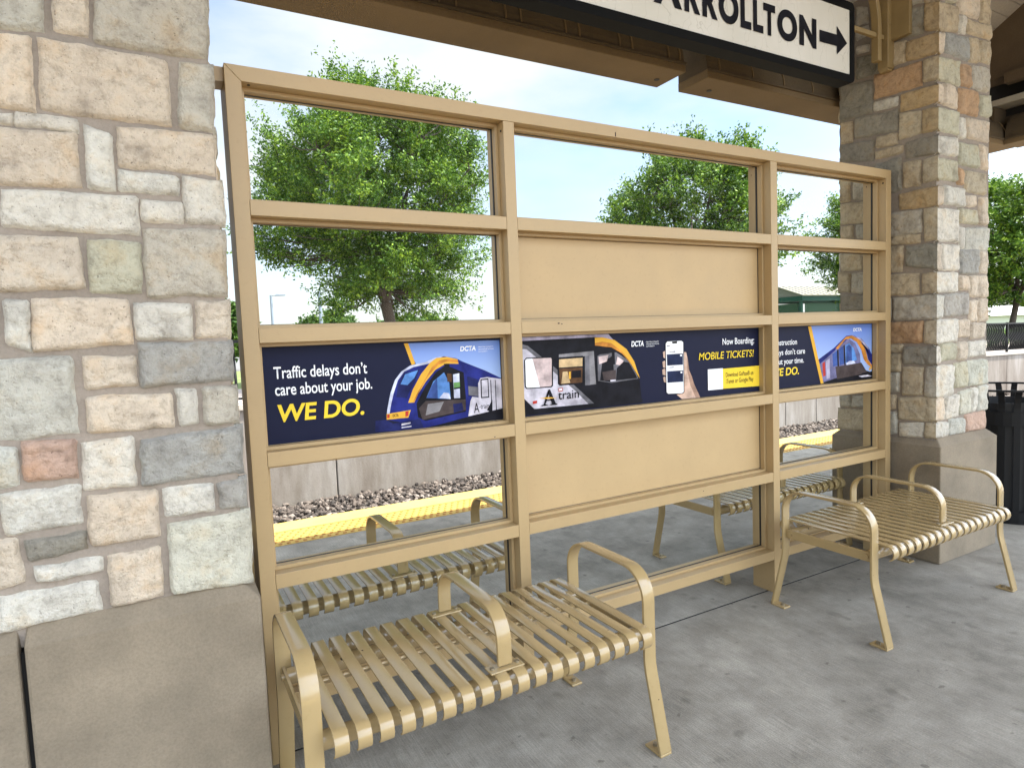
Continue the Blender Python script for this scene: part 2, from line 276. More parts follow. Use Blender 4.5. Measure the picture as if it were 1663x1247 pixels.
# ---------------------------------------------------------------- mesh helpers
def put(o, parent):
    # shapes are modelled in world coordinates: cancel the base point of the thing they belong to
    o.parent = parent
    if parent.type == 'EMPTY': o.location = -parent.location
class MB:
    def __init__(s): s.v = []; s.f = []; s.mi = []; s.sm = []
    def quadgrid(s, rows, mi=0, smooth=True, closed=False):
        b = len(s.v); n = len(rows[0])
        for r in rows: s.v += [tuple(p) for p in r]
        for i in range(len(rows) - 1):
            for j in range(n if closed else n - 1):
                k = (j + 1) % n
                s.f.append((b + i * n + j, b + i * n + k, b + (i + 1) * n + k, b + (i + 1) * n + j)); s.mi.append(mi); s.sm.append(smooth)
    def face(s, pts, mi=0, smooth=False):
        b = len(s.v); s.v += [tuple(p) for p in pts]; s.f.append(tuple(range(b, b + len(pts)))); s.mi.append(mi); s.sm.append(smooth)
    def box(s, x0, x1, y0, y1, z0, z1, mi=0):
        b = len(s.v)
        s.v += [(x0, y0, z0), (x1, y0, z0), (x1, y1, z0), (x0, y1, z0), (x0, y0, z1), (x1, y0, z1), (x1, y1, z1), (x0, y1, z1)]
        for q in ((0, 3, 2, 1), (4, 5, 6, 7), (0, 1, 5, 4), (1, 2, 6, 5), (2, 3, 7, 6), (3, 0, 4, 7)):
            s.f.append(tuple(b + i for i in q)); s.mi.append(mi); s.sm.append(False)
    def prism(s, pts, axis, a, b_, mi=0):
        # pts: 2D outline; axis: 0 x / 1 y / 2 z extruded from a to b_
        def mk(p, t): return ((t, p[0], p[1]), (p[0], t, p[1]), (p[0], p[1], t))[axis]
        n = len(pts); b = len(s.v)
        s.v += [mk(p, a) for p in pts] + [mk(p, b_) for p in pts]
        s.f.append(tuple(b + i for i in range(n))); s.f.append(tuple(b + n + i for i in reversed(range(n))))
        for i in range(n):
            j = (i + 1) % n; s.f.append((b + i, b + n + i, b + n + j, b + j))
        s.mi += [mi] * (n + 2); s.sm += [False] * (n + 2)
    def bar(s, path, x0, x1, t, mi=0, smooth=True):
        # flat bar: path in (y, z), width along x, thickness t
        n = len(path); out = []; inn = []
        for i, (y, z) in enumerate(path):
            a = path[max(i - 1, 0)]; c = path[min(i + 1, n - 1)]
            dy, dz = c[0] - a[0], c[1] - a[1]; l = math.hypot(dy, dz) or 1
            ny, nz_ = -dz / l, dy / l
            out.append((y + ny * t / 2, z + nz_ * t / 2)); inn.append((y - ny * t / 2, z - nz_ * t / 2))
        rows = [[(x0, *p) for p in out], [(x1, *p) for p in out]]; s.quadgrid(rows, mi, smooth)
        rows = [[(x1, *p) for p in inn], [(x0, *p) for p in inn]]; s.quadgrid(rows, mi, smooth)
        s.quadgrid([[(x0, *p) for p in inn], [(x0, *p) for p in out]], mi, False)
        s.quadgrid([[(x1, *p) for p in out], [(x1, *p) for p in inn]], mi, False)
        for k in (0, -1):
            s.face([(x0, *inn[k]), (x1, *inn[k]), (x1, *out[k]), (x0, *out[k])], mi)
    def tube(s, path, rad, n=10, mi=0, cap=True):
        path = [Vector(p) for p in path]; rows = []; ref = None
        for i, p in enumerate(path):
            d = (path[min(i + 1, len(path) - 1)] - path[max(i - 1, 0)]).normalized()
            if ref is None:
                ref = d.orthogonal().normalized()
            a = (ref - d * ref.dot(d)).normalized(); ref = a; b = d.cross(a)
            r = rad[i] if isinstance(rad, (list, tuple)) else rad
            rows.append([p + (a * math.cos(2 * math.pi * k / n) + b * math.sin(2 * math.pi * k / n)) * r for k in range(n)])
        s.quadgrid(rows, mi, True, True)
        if cap:
            s.face(list(reversed(rows[0])), mi); s.face(rows[-1], mi)
    def build(s, name, mats, parent=None, bevel=0, normals=True):
        me = bpy.data.meshes.new(name); me.from_pydata(s.v, [], s.f)
        ms = mats if isinstance(mats, (list, tuple)) else [mats]
        for m in ms: me.materials.append(m)
        me.polygons.foreach_set('material_index', s.mi); me.polygons.foreach_set('use_smooth', s.sm); me.update()
        if normals:
            import bmesh
            bm = bmesh.new(); bm.from_mesh(me)
            if bevel: bmesh.ops.remove_doubles(bm, verts=bm.verts, dist=1e-5)
            bmesh.ops.recalc_face_normals(bm, faces=bm.faces); bm.to_mesh(me); bm.free()
        o = bpy.data.objects.new(name, me); col.objects.link(o)
        if parent: put(o, parent)
        if bevel:
            bv = o.modifiers.new('bevel', 'BEVEL'); bv.width = bevel; bv.segments = 2; bv.limit_method = 'ANGLE'; bv.angle_limit = R(50)
        return o
def tag(o, label=None, cat=None, group=None, kind=None):
    for k, v in (('label', label), ('category', cat), ('group', group), ('kind', kind)):
        if v: o[k] = v
    return o
def thing(name, label, cat, loc=(0, 0, 0), group=None):
    o = bpy.data.objects.new(name, None); col.objects.link(o); o.location = loc; o.empty_display_size = 0.2
    return tag(o, label, cat, group)
def copy_tree(o, parent=None):
    c = o.copy(); col.objects.link(c)
    if parent: c.parent = parent
    for ch in [x for x in col.objects if x.parent == o]: copy_tree(ch, c)
    return c
def arc(cy, cz, r, a0, a1, n=8):
    return [(cy + r * math.cos(R(a0 + (a1 - a0) * i / n)), cz + r * math.sin(R(a0 + (a1 - a0) * i / n))) for i in range(n + 1)]
def lettering(txt, x0, x1, z0, h, y, mat, parent, bold=0.0, shear=0.0, cap=True, flat=0.0008):
    # printed or applied letters standing in the XZ plane, fitted between x0 and x1, h = height of a capital
    cu_ = bpy.data.curves.new('lettering', 'FONT'); cu_.body = txt; cu_.size = 1.0; cu_.offset = bold; cu_.shear = shear; cu_.extrude = 0.0
    t = bpy.data.objects.new('tmp', cu_); col.objects.link(t)
    bpy.context.view_layer.update()
    me = bpy.data.meshes.new_from_object(t.evaluated_get(bpy.context.evaluated_depsgraph_get()))
    bpy.data.objects.remove(t)
    xs = [v.co.x for v in me.vertices]; mnx, mxx = min(xs), max(xs)
    kz = h / 0.70; kx = (x1 - x0) / (mxx - mnx)
    for v in me.vertices: v.co = ((v.co.x - mnx) * kx + x0, y, v.co.y * kz + z0)
    me.materials.clear(); me.materials.append(mat); me.update(); me.name = 'lettering'
    o = bpy.data.objects.new('lettering', me); col.objects.link(o); put(o, parent)
    return o
STONES_LEFT = """
g . -537 2367 -444 2388 -453 2299 -543 2289
p . -420 2393 -346 2409 -353 2302 -426 2304
g r -330 2413 -59 2473 -71 2297 -338 2292
p . -544 2271 -479 2280 -486 2097 -558 2095
p . -461 2277 -171 2270 -174 2097 -468 2098
g r -138 2270 -59 2277 -68 2093 -150 2095
w . -560 2075 -532 2077 -534 2058 -561 2055
w . -522 2086 -390 2081 -392 2051 -524 2054
w . -378 2073 -320 2051 -325 1906 -380 1904
p . -562 2040 -401 2046 -401 1911 -573 1902
p r -302 2074 -64 2081 -71 1967 -305 1973
w . -305 1958 -164 1952 -169 1903 -310 1908
w r -152 1951 -57 1952 -56 1828 -151 1830
w . -565 1888 -272 1890 -275 1789 -572 1797
w . -260 1881 -159 1880 -163 1825 -262 1826
p . -583 1771 -411 1773 -412 1645 -594 1632
y . -392 1768 -272 1765 -279 1631 -396 1628
g r -260 1802 -57 1807 -66 1622 -262 1618
w . -583 1608 -536 1608 -541 1471 -585 1500
p . -523 1612 -311 1607 -312 1494 -532 1476
w . -297 1596 -157 1597 -162 1497 -297 1500
p r -144 1599 -61 1601 -64 1501 -147 1500
b r -294 1485 -60 1482 -66 1372 -295 1368
p . -424 1454 -308 1452 -309 1375 -423 1371
c . -608 1457 -457 1457 -453 1255 -624 1248
p . -426 1347 -226 1340 -226 1247 -428 1252
w . -210 1354 -160 1350 -163 1251 -206 1251
g r -142 1350 -58 1348 -60 1244 -142 1247
r . -574 1237 -462 1235 -464 1133 -575 1143
c . -625 1235 -590 1225 -591 1130 -634 1126
w . -445 1222 -330 1228 -330 1093 -451 1096
b r -306 1212 -49 1228 -56 1093 -315 1089
w . -629 1107 -460 1113 -460 1009 -624 1005
p . -443 1073 -281 1070 -284 941 -446 940
w . -263 1069 -137 1066 -138 990 -265 988
b r -123 1064 -50 1071 -51 983 -119 987
d . -591 978 -459 981 -458 937 -582 929
e r -259 964 -46 969 -52 749 -262 764
p . -644 993 -612 990 -595 880 -654 863
w . -575 902 -424 906 -425 869 -569 868
p . -407 901 -284 904 -289 764 -411 761
w . -656 845 -442 839 -435 758 -663 754
"""
STONES_RIGHT_SIDE = """
g . 257 3472 184 3439 184 3345 257 3358
g . -56 3399 -146 3377 -147 3314 -60 3334
t f -156 3372 -232 3356 -232 3285 -157 3303
d . -56 3314 -147 3294 -148 3140 -57 3161
n f -156 3300 -232 3283 -234 3126 -159 3153
w . 257 3335 180 3329 180 3276 257 3267
t . 34 3160 -46 3141 -47 3019 38 3026
n f -53 3127 -232 3110 -233 2996 -54 3023
w . 257 3229 176 3207 180 3175 257 3183
d . 257 3164 53 3116 53 3014 257 3030
o . 137 3008 -135 2981 -139 2849 137 2866
t f -152 2985 -233 2978 -232 2852 -156 2864
d . 367 3023 152 2984 152 2792 367 2798
w . 144 2846 0 2830 -4 2778 144 2793
n f -22 2833 -235 2819 -235 2725 -21 2735
t . 367 2786 286 2769 287 2644 363 2654
d . 266 2786 -4 2752 -5 2631 266 2661
t . -17 2730 -138 2701 -137 2573 -16 2572
n f -147 2702 -237 2691 -238 2568 -144 2575
t . 128 2625 3 2615 2 2552 128 2561
d . 366 2639 145 2614 147 2481 370 2545
t . 132 2538 -33 2531 -33 2491 132 2495
d f -47 2546 -233 2536 -234 2436 -53 2447
t f -155 2414 -232 2419 -233 2287 -156 2282
t . -41 2426 -136 2417 -137 2269 -38 2282
d . 147 2456 -21 2467 -22 2272 84 2259
n f -13 2244 -231 2244 -232 2132 -15 2154
g . 84 2143 -146 2123 -141 1996 84 1996
t f -162 2126 -230 2124 -232 1934 -164 1938
t . 84 1984 -135 1979 -132 1935 84 1947
t . 367 2422 305 2401 305 2268 367 2274
g . 278 2389 154 2360 153 2261 278 2272
t . 367 2261 153 2236 153 2106 367 2131
t . 367 2112 285 2104 285 2028 368 2040
g . 258 2106 109 2086 109 2000 258 2023
t . 21 2002 -137 1980 -131 1944 21 1951
t . 121 1950 -36 1928 -33 1774 121 1782
d f -55 1917 -230 1916 -231 1763 -51 1812
t . 121 1761 -132 1752 -131 1628 121 1639
t f -155 1744 -232 1746 -233 1633 -152 1632
g . 121 1619 37 1613 37 1478 120 1479
g f 20 1611 -233 1615 -234 1477 20 1477
o . 120 1460 -156 1461 -149 1339 120 1328
t f -166 1457 -232 1466 -233 1330 -167 1333
t . 120 1317 -38 1324 -38 1282 120 1275
d f -46 1306 -228 1313 -225 1204 -42 1207
t . 120 1259 -27 1265 -24 1162 120 1154
t . -39 1181 -157 1186 -156 1021 -40 1010
g f -174 1181 -238 1193 -233 1008 -169 1010
g . 120 1138 -16 1146 -17 1028 120 1011
t f -13 989 -231 1006 -224 860 -17 858
t . 120 996 3 1005 3 922 120 907
w . -21 829 -163 849 -163 762 -18 751
t f -181 845 -230 855 -225 761 -174 758
g . 119 889 -3 901 -6 762 119 754
t . 375 1938 219 1917 219 1814 362 1818
t . 389 1814 303 1793 309 1674 389 1693
g . 283 1797 145 1782 145 1653 290 1672
d . 362 1655 145 1644 145 1549 362 1555
t . 376 1537 258 1537 258 1364 377 1360
g . 238 1536 139 1530 139 1410 238 1407
t . 239 1388 139 1386 138 1265 239 1259
t . 383 1341 258 1345 258 1203 384 1194
d . 384 1175 258 1184 258 1009 378 996
t . 239 1240 138 1241 138 1016 239 1010
g . 378 977 304 987 304 909 371 913
g . 287 982 144 994 144 917 291 910
t . 392 885 144 905 144 763 392 756
"""
STONES_RIGHT_FRONT = """
y . 3861 3317 3959 3339 3952 3308 3865 3299
p . 3985 3352 4217 3402 4220 3274 3987 3265
t e 4246 3408 4364 3434 4368 3271 4249 3269
t f 3765 3280 3987 3291 3983 3152 3767 3122
w . 4008 3255 4078 3255 4080 3160 4010 3150
t e 4089 3247 4361 3255 4363 3182 4094 3170
b . 3845 3122 4101 3143 4104 3008 3850 3020
t . 4130 3148 4223 3159 4227 3022 4126 3008
t e 4252 3150 4368 3168 4368 3028 4256 3034
p f 3764 3105 3833 3117 3827 3007 3765 2999
o . 4035 2978 4133 2984 4136 2859 4042 2855
g e 4158 2992 4349 2999 4353 2859 4152 2861
y f 3766 2972 4014 2992 4017 2851 3764 2849
p . 3840 2834 3989 2840 3992 2712 3836 2719
o . 4017 2833 4231 2844 4227 2700 4013 2697
y e 4264 2832 4369 2842 4372 2714 4267 2713
p f 3771 2824 3825 2821 3822 2724 3772 2724
y f 3774 2691 3999 2695 4009 2564 3776 2566
w . 4020 2670 4077 2670 4072 2546 4023 2548
p e 4105 2673 4373 2686 4358 2560 4100 2560
y . 4020 2521 4239 2522 4242 2392 4023 2394
p e 4267 2535 4351 2528 4355 2390 4278 2395
w f 3769 2533 3982 2540 3989 2437 3768 2435
o . 4008 2370 4080 2371 4075 2277 4010 2283
t e 4098 2361 4324 2363 4323 2236 4094 2243
y f 3767 2411 3989 2408 3992 2291 3771 2287
p f 3765 2241 3839 2246 3837 2147 3764 2137
w . 3861 2253 4089 2254 4085 2146 3858 2150
p . 4106 2214 4211 2222 4213 2156 4108 2153
p e 4266 2214 4360 2221 4358 2050 4263 2057
w f 3763 2121 4000 2119 4003 1933 3766 1933
y . 4033 2133 4237 2134 4239 2050 4035 2048
w . 4035 2021 4072 2023 4068 1893 4038 1892
c e 4092 2018 4368 2032 4367 1890 4096 1876
p f 3762 1912 3829 1910 3832 1763 3765 1762
w . 3844 1912 4022 1913 4025 1764 3846 1761
b . 4051 1887 4250 1895 4243 1745 4054 1744
p e 4285 1887 4370 1890 4374 1749 4288 1751
w f 3767 1746 4004 1749 4006 1634 3769 1631
p . 4043 1727 4146 1728 4144 1646 4045 1644
p e 4166 1729 4372 1735 4371 1601 4165 1605
w f 3771 1614 3855 1609 3840 1481 3773 1477
b . 3867 1617 4126 1624 4129 1493 3865 1486
p . 4161 1579 4247 1578 4239 1453 4164 1455
p e 4274 1590 4372 1589 4369 1451 4273 1448
w f 3769 1466 4023 1466 4012 1335 3771 1328
p . 4034 1460 4141 1460 4139 1357 4029 1361
p e 4178 1439 4343 1436 4345 1350 4173 1338
w f 3761 1313 3814 1309 3816 1208 3755 1205
y . 3833 1321 3997 1322 3993 1225 3828 1218
p . 4021 1323 4129 1325 4125 1218 4023 1220
w e 4153 1321 4365 1324 4334 1236 4147 1228
w f 3779 1193 3981 1187 3971 1004 3770 1007
y . 3993 1198 4138 1202 4135 1048 3988 1049
e e 4156 1207 4380 1204 4380 1048 4153 1049
p f 3768 1000 3876 994 3868 864 3752 864
w . 3899 1002 4028 1003 4030 869 3893 865
e . 4049 1015 4181 1027 4173 879 4046 879
w . 4194 1031 4256 1033 4253 884 4191 883
c e 4284 1037 4385 1036 4373 881 4283 881
w f 3762 854 3923 840 3924 759 3751 763
c . 3944 857 4108 849 4110 761 3946 761
r e 4130 868 4356 871 4364 758 4133 765
"""
POSTER_ONE = """
sky 597 1457 1030 1455 1026 1215 700 1357 637 1370
gold 589 1457 607 1457 632 1376 617 1371
navy2 459 1165 501 1166 528 1148 562 1151 560 1118 456 1123
blue 503 1167 510 1206 525 1267 546 1317 573 1348 611 1369 676 1379 709 1392 755 1399 809 1388 835 1374 937 1331 1022 1293 1023 1157 850 1139 652 1118 557 1121 558 1151
pale 504 1183 509 1209 524 1267 545 1317 572 1348 611 1370 676 1380 710 1393 755 1400 735 1392 691 1373 624 1363 584 1347 557 1315 537 1266 523 1220 516 1185
navy2 548 1250 555 1297 582 1340 649 1354 634 1319 603 1270 589 1243
blueb 567 1299 588 1337 642 1350 624 1319 595 1294
gold 594 1224 616 1275 654 1334 695 1377 722 1394 768 1396 815 1384 818 1365 763 1369 716 1347 673 1303 638 1257 619 1223
orange 700 1357 734 1383 774 1388 816 1380 817 1370 767 1377 727 1365 682 1322 644 1267 619 1225 613 1224 637 1264
ink 628 1217 671 1286 719 1338 761 1363 839 1329 844 1230 841 1167 663 1146 632 1162
blueb 671 1237 704 1301 752 1334 773 1291 776 1224
blue2 672 1237 696 1284 721 1313 720 1231
pale 726 1232 747 1253 771 1248 776 1224
umber 637 1198 667 1225 842 1217 842 1173 650 1151
steel 676 1212 745 1216 724 1178 664 1168
navy2 785 1203 826 1205 831 1173 787 1166
ink 753 1369 777 1368 784 1293 773 1291
brown 765 1329 785 1327 784 1293 764 1295
pale 791 1323 819 1327 818 1225 791 1226
green 792 1290 819 1291 820 1269 792 1268
ink 792 1268 820 1270 819 1264 792 1262
silver 864 1209 914 1300 946 1303 1022 1290 1023 1163 851 1146
navy2 854 1312 903 1296 902 1220 855 1229
grey 857 1271 901 1264 901 1225 857 1234
ink 914 1296 951 1297 952 1216 913 1216
silver 919 1291 947 1292 947 1221 918 1221
ink 960 1290 964 1289 963 1156 959 1155
ink 982 1288 985 1288 985 1159 981 1158
ink 938 1164 966 1207 964 1149
gold 504 1188 603 1195 591 1166 503 1166
red 506 1186 516 1186 515 1172 505 1171
red 580 1191 594 1192 591 1172 579 1171
navy2 558 1150 639 1157 654 1118 556 1120
silver 562 1145 599 1147 599 1141 561 1137
silver 561 1131 602 1133 601 1128 561 1127
ink 844 1144 1023 1166 1021 1111 661 1110
"""
POSTER_TWO = """
lav 1114 1465 1589 1462 1619 1433 1510 1447 1113 1442
ink 1113 1447 1505 1450 1553 1448 1624 1433 1695 1387 1739 1327 1771 1244 1782 1131 1099 1127
silver 1112 1412 1154 1411 1295 1303 1407 1213 1472 1141 1173 1147 1103 1216
grey 1113 1435 1150 1425 1295 1316 1503 1138 1470 1138 1398 1206 1271 1311 1142 1411 1112 1412
steel 1310 1380 1503 1387 1504 1357 1510 1233 1448 1232 1451 1366 1309 1362
grey 1451 1366 1476 1367 1475 1231 1448 1232
ink 1128 1364 1140 1374 1270 1372 1278 1363 1273 1242 1264 1236 1136 1238 1127 1247
pink 1134 1363 1143 1369 1267 1367 1271 1361 1266 1245 1260 1241 1139 1243 1133 1249
white 1134 1363 1143 1369 1171 1369 1204 1241 1139 1243 1133 1249
ink 1300 1359 1310 1367 1440 1368 1448 1360 1442 1242 1433 1239 1308 1241 1299 1248
cream 1310 1358 1438 1359 1436 1321 1308 1321
brown 1308 1316 1436 1315 1432 1246 1309 1247
cream 1327 1301 1352 1302 1366 1249 1317 1248
gold 1360 1300 1370 1300 1369 1267 1359 1267
ink 1377 1303 1427 1303 1426 1270 1375 1270
cream 1310 1355 1346 1355 1328 1327 1309 1326
grey 1522 1362 1537 1369 1631 1375 1703 1335 1754 1262 1763 1242 1599 1233 1521 1247
ink 1549 1337 1594 1352 1612 1362 1617 1240 1599 1236 1533 1249
pink 1528 1359 1586 1365 1576 1335 1531 1324
pink 1639 1354 1675 1334 1665 1309 1629 1318
ink 1675 1329 1707 1323 1749 1260 1756 1245 1626 1243 1633 1300
silver 1592 1250 1625 1251 1624 1240 1594 1239
umber 1547 1287 1628 1293 1626 1247 1555 1246
ink 1606 1377 1622 1377 1624 1319 1602 1316
gold 1510 1447 1553 1448 1624 1433 1695 1387 1739 1327 1771 1243 1762 1255 1720 1313 1667 1367 1605 1399 1510 1412
orange 1553 1428 1605 1419 1667 1377 1716 1324 1756 1261 1720 1313 1667 1367 1605 1399 1510 1412 1510 1423
skin 1922 1362 1936 1368 1943 1346 1943 1327 1925 1336
skin 1918 1314 1932 1320 1944 1305 1943 1282 1921 1287
skin 1916 1276 1931 1281 1943 1267 1942 1244 1918 1251
skin 1920 1238 1932 1241 1942 1229 1941 1209 1925 1215
skin 2060 1357 2078 1355 2087 1320 2096 1262 2114 1229 2126 1194 2170 1118 2043 1120 2006 1146 2055 1149
skind 2084 1332 2096 1262 2114 1229 2126 1194 2170 1118 2138 1118 2103 1184 2084 1255
ink 1937 1405 1949 1417 2049 1417 2063 1408 2060 1154 2047 1146 1949 1150 1936 1161
white 1942 1403 1952 1413 2046 1414 2058 1406 2055 1156 2044 1150 1951 1154 1941 1162
ink 1983 1412 2018 1413 2017 1402 1985 1402
navy3 1947 1350 2055 1350 2054 1293 1948 1294
navy3 1947 1266 2054 1265 2053 1207 1947 1209
white 2036 1345 2049 1345 2048 1336 2036 1336
white 2036 1260 2048 1260 2048 1251 2036 1251
grey 1949 1393 1969 1392 1968 1388 1948 1388
grey 1964 1363 2004 1364 2004 1359 1964 1359
grey 1961 1286 1992 1286 1992 1282 1961 1282
white 2226 1259 2335 1259 2335 1149 2226 1150
yellow 2335 1256 2626 1257 2624 1145 2335 1151
ink 1100 1149 1783 1142 1782 1125 1099 1124
red 1300 1229 1323 1230 1322 1215 1299 1214
white 1303 1226 1319 1227 1319 1219 1302 1218
red 1164 1183 1186 1184 1186 1172 1164 1170
"""
POSTER_THREE = """
sky2 3060 1462 3691 1461 3692 1118 3172 1119
ink 3128 1245 3289 1253 3692 1155 3692 1106 3175 1116
mauve 3128 1261 3275 1322 3394 1387 3485 1346 3532 1278 3547 1164 3289 1143 3175 1127
blue 3128 1263 3275 1325 3394 1393 3455 1396 3409 1372 3319 1330 3275 1304 3145 1238
red 3166 1240 3190 1249 3196 1165 3173 1159
lav 3199 1252 3234 1265 3239 1146 3204 1143
blue2 3260 1289 3304 1309 3313 1220 3267 1213
blue2 3322 1316 3364 1334 3375 1225 3330 1219
ink 3304 1311 3319 1316 3327 1159 3312 1158
ink 3367 1336 3379 1341 3393 1164 3381 1161
blueb 3386 1336 3424 1349 3470 1314 3504 1242 3390 1225
blue2 3394 1327 3424 1339 3447 1324 3454 1228 3396 1224
pale 3393 1227 3424 1239 3470 1239 3488 1222 3401 1216
umber 3289 1212 3547 1223 3611 1155 3303 1137
orange 3289 1321 3391 1387 3455 1394 3548 1358 3592 1295 3614 1238 3665 1200 3665 1184 3611 1208 3573 1240 3544 1304 3498 1353 3439 1376 3386 1372 3312 1316
blue 3462 1394 3548 1372 3627 1307 3665 1263 3669 1203 3619 1236 3595 1294 3551 1357
navy2 3544 1344 3603 1318 3646 1254 3619 1246 3598 1294 3557 1351
lav 3485 1388 3544 1372 3611 1320 3627 1298 3595 1318 3535 1361
gold 3627 1186 3669 1195 3669 1183 3627 1167
ink 3554 1159 3692 1163 3692 1106 3485 1120
silver 3516 1143 3611 1144 3662 1132 3547 1132
gold 3035 1459 3065 1460 3175 1121 3149 1119
"""
# ---------------------------------------------------------------- setting
def structure(name, mb, mats, **k):
    o = mb.build(name, mats, **k); o['kind'] = 'structure'; return o
m = MB()
for (x0, x1) in ((-30, -1.204), (-1.198, 5.997), (6.003, 60)):
    for (y0, y1) in ((-2.41, 0.039), (0.053, 2.565)): m.box(x0, x1, y0, y1, -0.35, 0)
m.box(-30, 60, 2.565, 3.17, -0.35, -0.004); m.box(-30, 60, -3.03, 2.5655, -0.4, -0.0025, 1)
structure('platform', m, [M['floor'], M['joint']])
m = MB(); m.box(-30, 60, 2.93, 3.19, -0.12, 0.006); m.box(-30, 60, -3.03, -2.77, -0.12, 0.006)
structure('platform_edge', m, M['yellowpaint'])
m = MB(); m.box(-30, 60, 2.57, 2.928, -0.02, 0.002); m.box(-30, 60, -2.768, -2.412, -0.02, 0.002)
tb = tag(m.build('tactile_paving', M['yellow'], None), None, None, None, 'structure')
# truncated domes on the warning strip
m = MB()
px_ = 0.06
for i in range(int(22 / px_)):
    for j in range(6):
        cx, cy = -1 + i * px_ + (0.03 if j % 2 else 0), 2.60 + j * px_
        ring = [[(cx + r * math.cos(k * math.pi / 4), cy + r * math.sin(k * math.pi / 4), z) for k in range(8)] for r, z in ((0.017, 0.002), (0.0125, 0.0085))]
        m.quadgrid(ring, 0, True, True); m.face(ring[1])
d = m.build('tactile_dome', M['dome'], tb); d['kind'] = 'stuff'; d.location = (0, 0, 0)
m = MB(); m.quadgrid([[(-60, 3.17, -1.02), (120, 3.17, -1.02)], [(-60, 5.6, -1.0), (120, 5.6, -1.0)], [(-60, 7.0, -0.80), (120, 7.0, -0.80)]], 0, False)
structure('track_bed', m, M['dirt'])
m = MB(); m.quadgrid([[(-900, 7.12, 0.40), (1200, 7.12, 0.40)], [(-900, 1500, 0.40), (1200, 1500, 0.40)]], 0, False)
structure('street_ground', m, M['ground'])
m = MB(); m.quadgrid([[(-900, -900, -1.25), (1200, -900, -1.25)], [(-900, 7.05, -1.25), (1200, 7.05, -1.25)]], 0, False)
structure('ground', m, M['dirt'])
# ballast stones
rnd = random.Random(3)
m = MB(); ph = (1 + 5 ** 0.5) / 2
ico = [Vector(v).normalized() for v in ((-1, ph, 0), (1, ph, 0), (-1, -ph, 0), (1, -ph, 0), (0, -1, ph), (0, 1, ph), (0, -1, -ph), (0, 1, -ph), (ph, 0, -1), (ph, 0, 1), (-ph, 0, -1), (-ph, 0, 1))]
icf = ((0, 11, 5), (0, 5, 1), (0, 1, 7), (0, 7, 10), (0, 10, 11), (1, 5, 9), (5, 11, 4), (11, 10, 2), (10, 7, 6), (7, 1, 8), (3, 9, 4), (3, 4, 2), (3, 2, 6), (3, 6, 8), (3, 8, 9), (4, 9, 5), (2, 4, 11), (6, 2, 10), (8, 6, 7), (9, 8, 1))
for i in range(12000):
    x = rnd.uniform(-0.5, 15) if i < 11000 else rnd.uniform(15, 26); y = rnd.uniform(5.9, 6.99)
    z = -1.0 + 0.2 * max(0, (y - 5.6)) / 1.4 + rnd.uniform(0, 0.06)
    s = rnd.uniform(0.022, 0.048); e = Matrix.Rotation(rnd.uniform(0, 6), 3, 'Z') @ Matrix.Rotation(rnd.uniform(0, 6), 3, 'X')
    sc = (s * rnd.uniform(0.8, 1.4), s * rnd.uniform(0.7, 1.1), s * rnd.uniform(0.5, 0.8)); b = len(m.v)
    for v in ico:
        k = rnd.uniform(0.75, 1.2); q = e @ Vector((v.x * sc[0] * k, v.y * sc[1] * k, v.z * sc[2] * k)); m.v.append((x + q.x, y + q.y, z + q.z))
    for f in icf: m.f.append(tuple(b + t for t in f)); m.mi.append(0); m.sm.append(False)
tag(m.build('ballast_stones', M['ballast'], None, normals=False), 'loose crushed grey brown ballast stones banked against the retaining wall', 'gravel', None, 'stuff')

# ---------------------------------------------------------------- retaining wall and railing
def wtop(x): return 0.712 - 0.0122 * x
rw = thing('retaining_wall', 'stained poured concrete retaining wall across the track bed', 'wall', (11, 7.1, -1.1))
joints = [-14, -6, -1.5, 1.909, 6.9, 11.869, 12.94, 17.5, 21.9, 27, 33, 40, 50, 70]
for a, b in zip(joints[:-1], joints[1:]):
    m = MB(); m.box(a + 0.008, b - 0.008, 7.0, 7.35, -1.3, wtop((a + b) / 2) - 0.03); m.build('wall_panel', M['wall'], rw, bevel=0.012)
m = MB(); m.box(joints[0], joints[-1], 7.03, 7.33, -1.3, -0.3); m.build('joint_backing', M['joint'], rw)
m = MB()
m.quadgrid([[(x, y, wtop(x) + dz) for x in (joints[0], joints[-1])] for y, dz in ((6.965, -0.07), (6.965, 0), (7.385, 0), (7.385, -0.07), (6.965, -0.07))], 0, False)
m.build('coping', plain('pale_coping', (0.42, 0.38, 0.32), 0.85), rw)
hd = thing('low_hedge', 'low dark hedge behind the railing at the right edge', 'hedge', (31, 10.3, 0.4))
rl = thing('metal_railing', 'black metal railing of wavy pickets along the retaining wall top', 'railing', (11, 7.1, 0.55))
def rail_part(name, x0, x1, y0, y1, z0, z1):
    m = MB(); b = len(m.v)
    m.v += [(x0, y0, wtop(x0) + z0), (x1, y0, wtop(x1) + z0), (x1, y1, wtop(x1) + z0), (x0, y1, wtop(x0) + z0), (x0, y0, wtop(x0) + z1), (x1, y0, wtop(x1) + z1), (x1, y1, wtop(x1) + z1), (x0, y1, wtop(x0) + z1)]
    for q in ((0, 3, 2, 1), (4, 5, 6, 7), (0, 1, 5, 4), (1, 2, 6, 5), (2, 3, 7, 6), (3, 0, 4, 7)): m.f.append(tuple(b + i for i in q)); m.mi.append(0); m.sm.append(False)
    return m.build(name, M['black'], rl)
X0, SP = -1.93, 1.335
rail_part('top_rail', X0, X0 + SP * 24, 7.07, 7.12, 0.845, 0.885); rail_part('bottom_rail', X0, X0 + SP * 24, 7.08, 7.11, 0.065, 0.095)
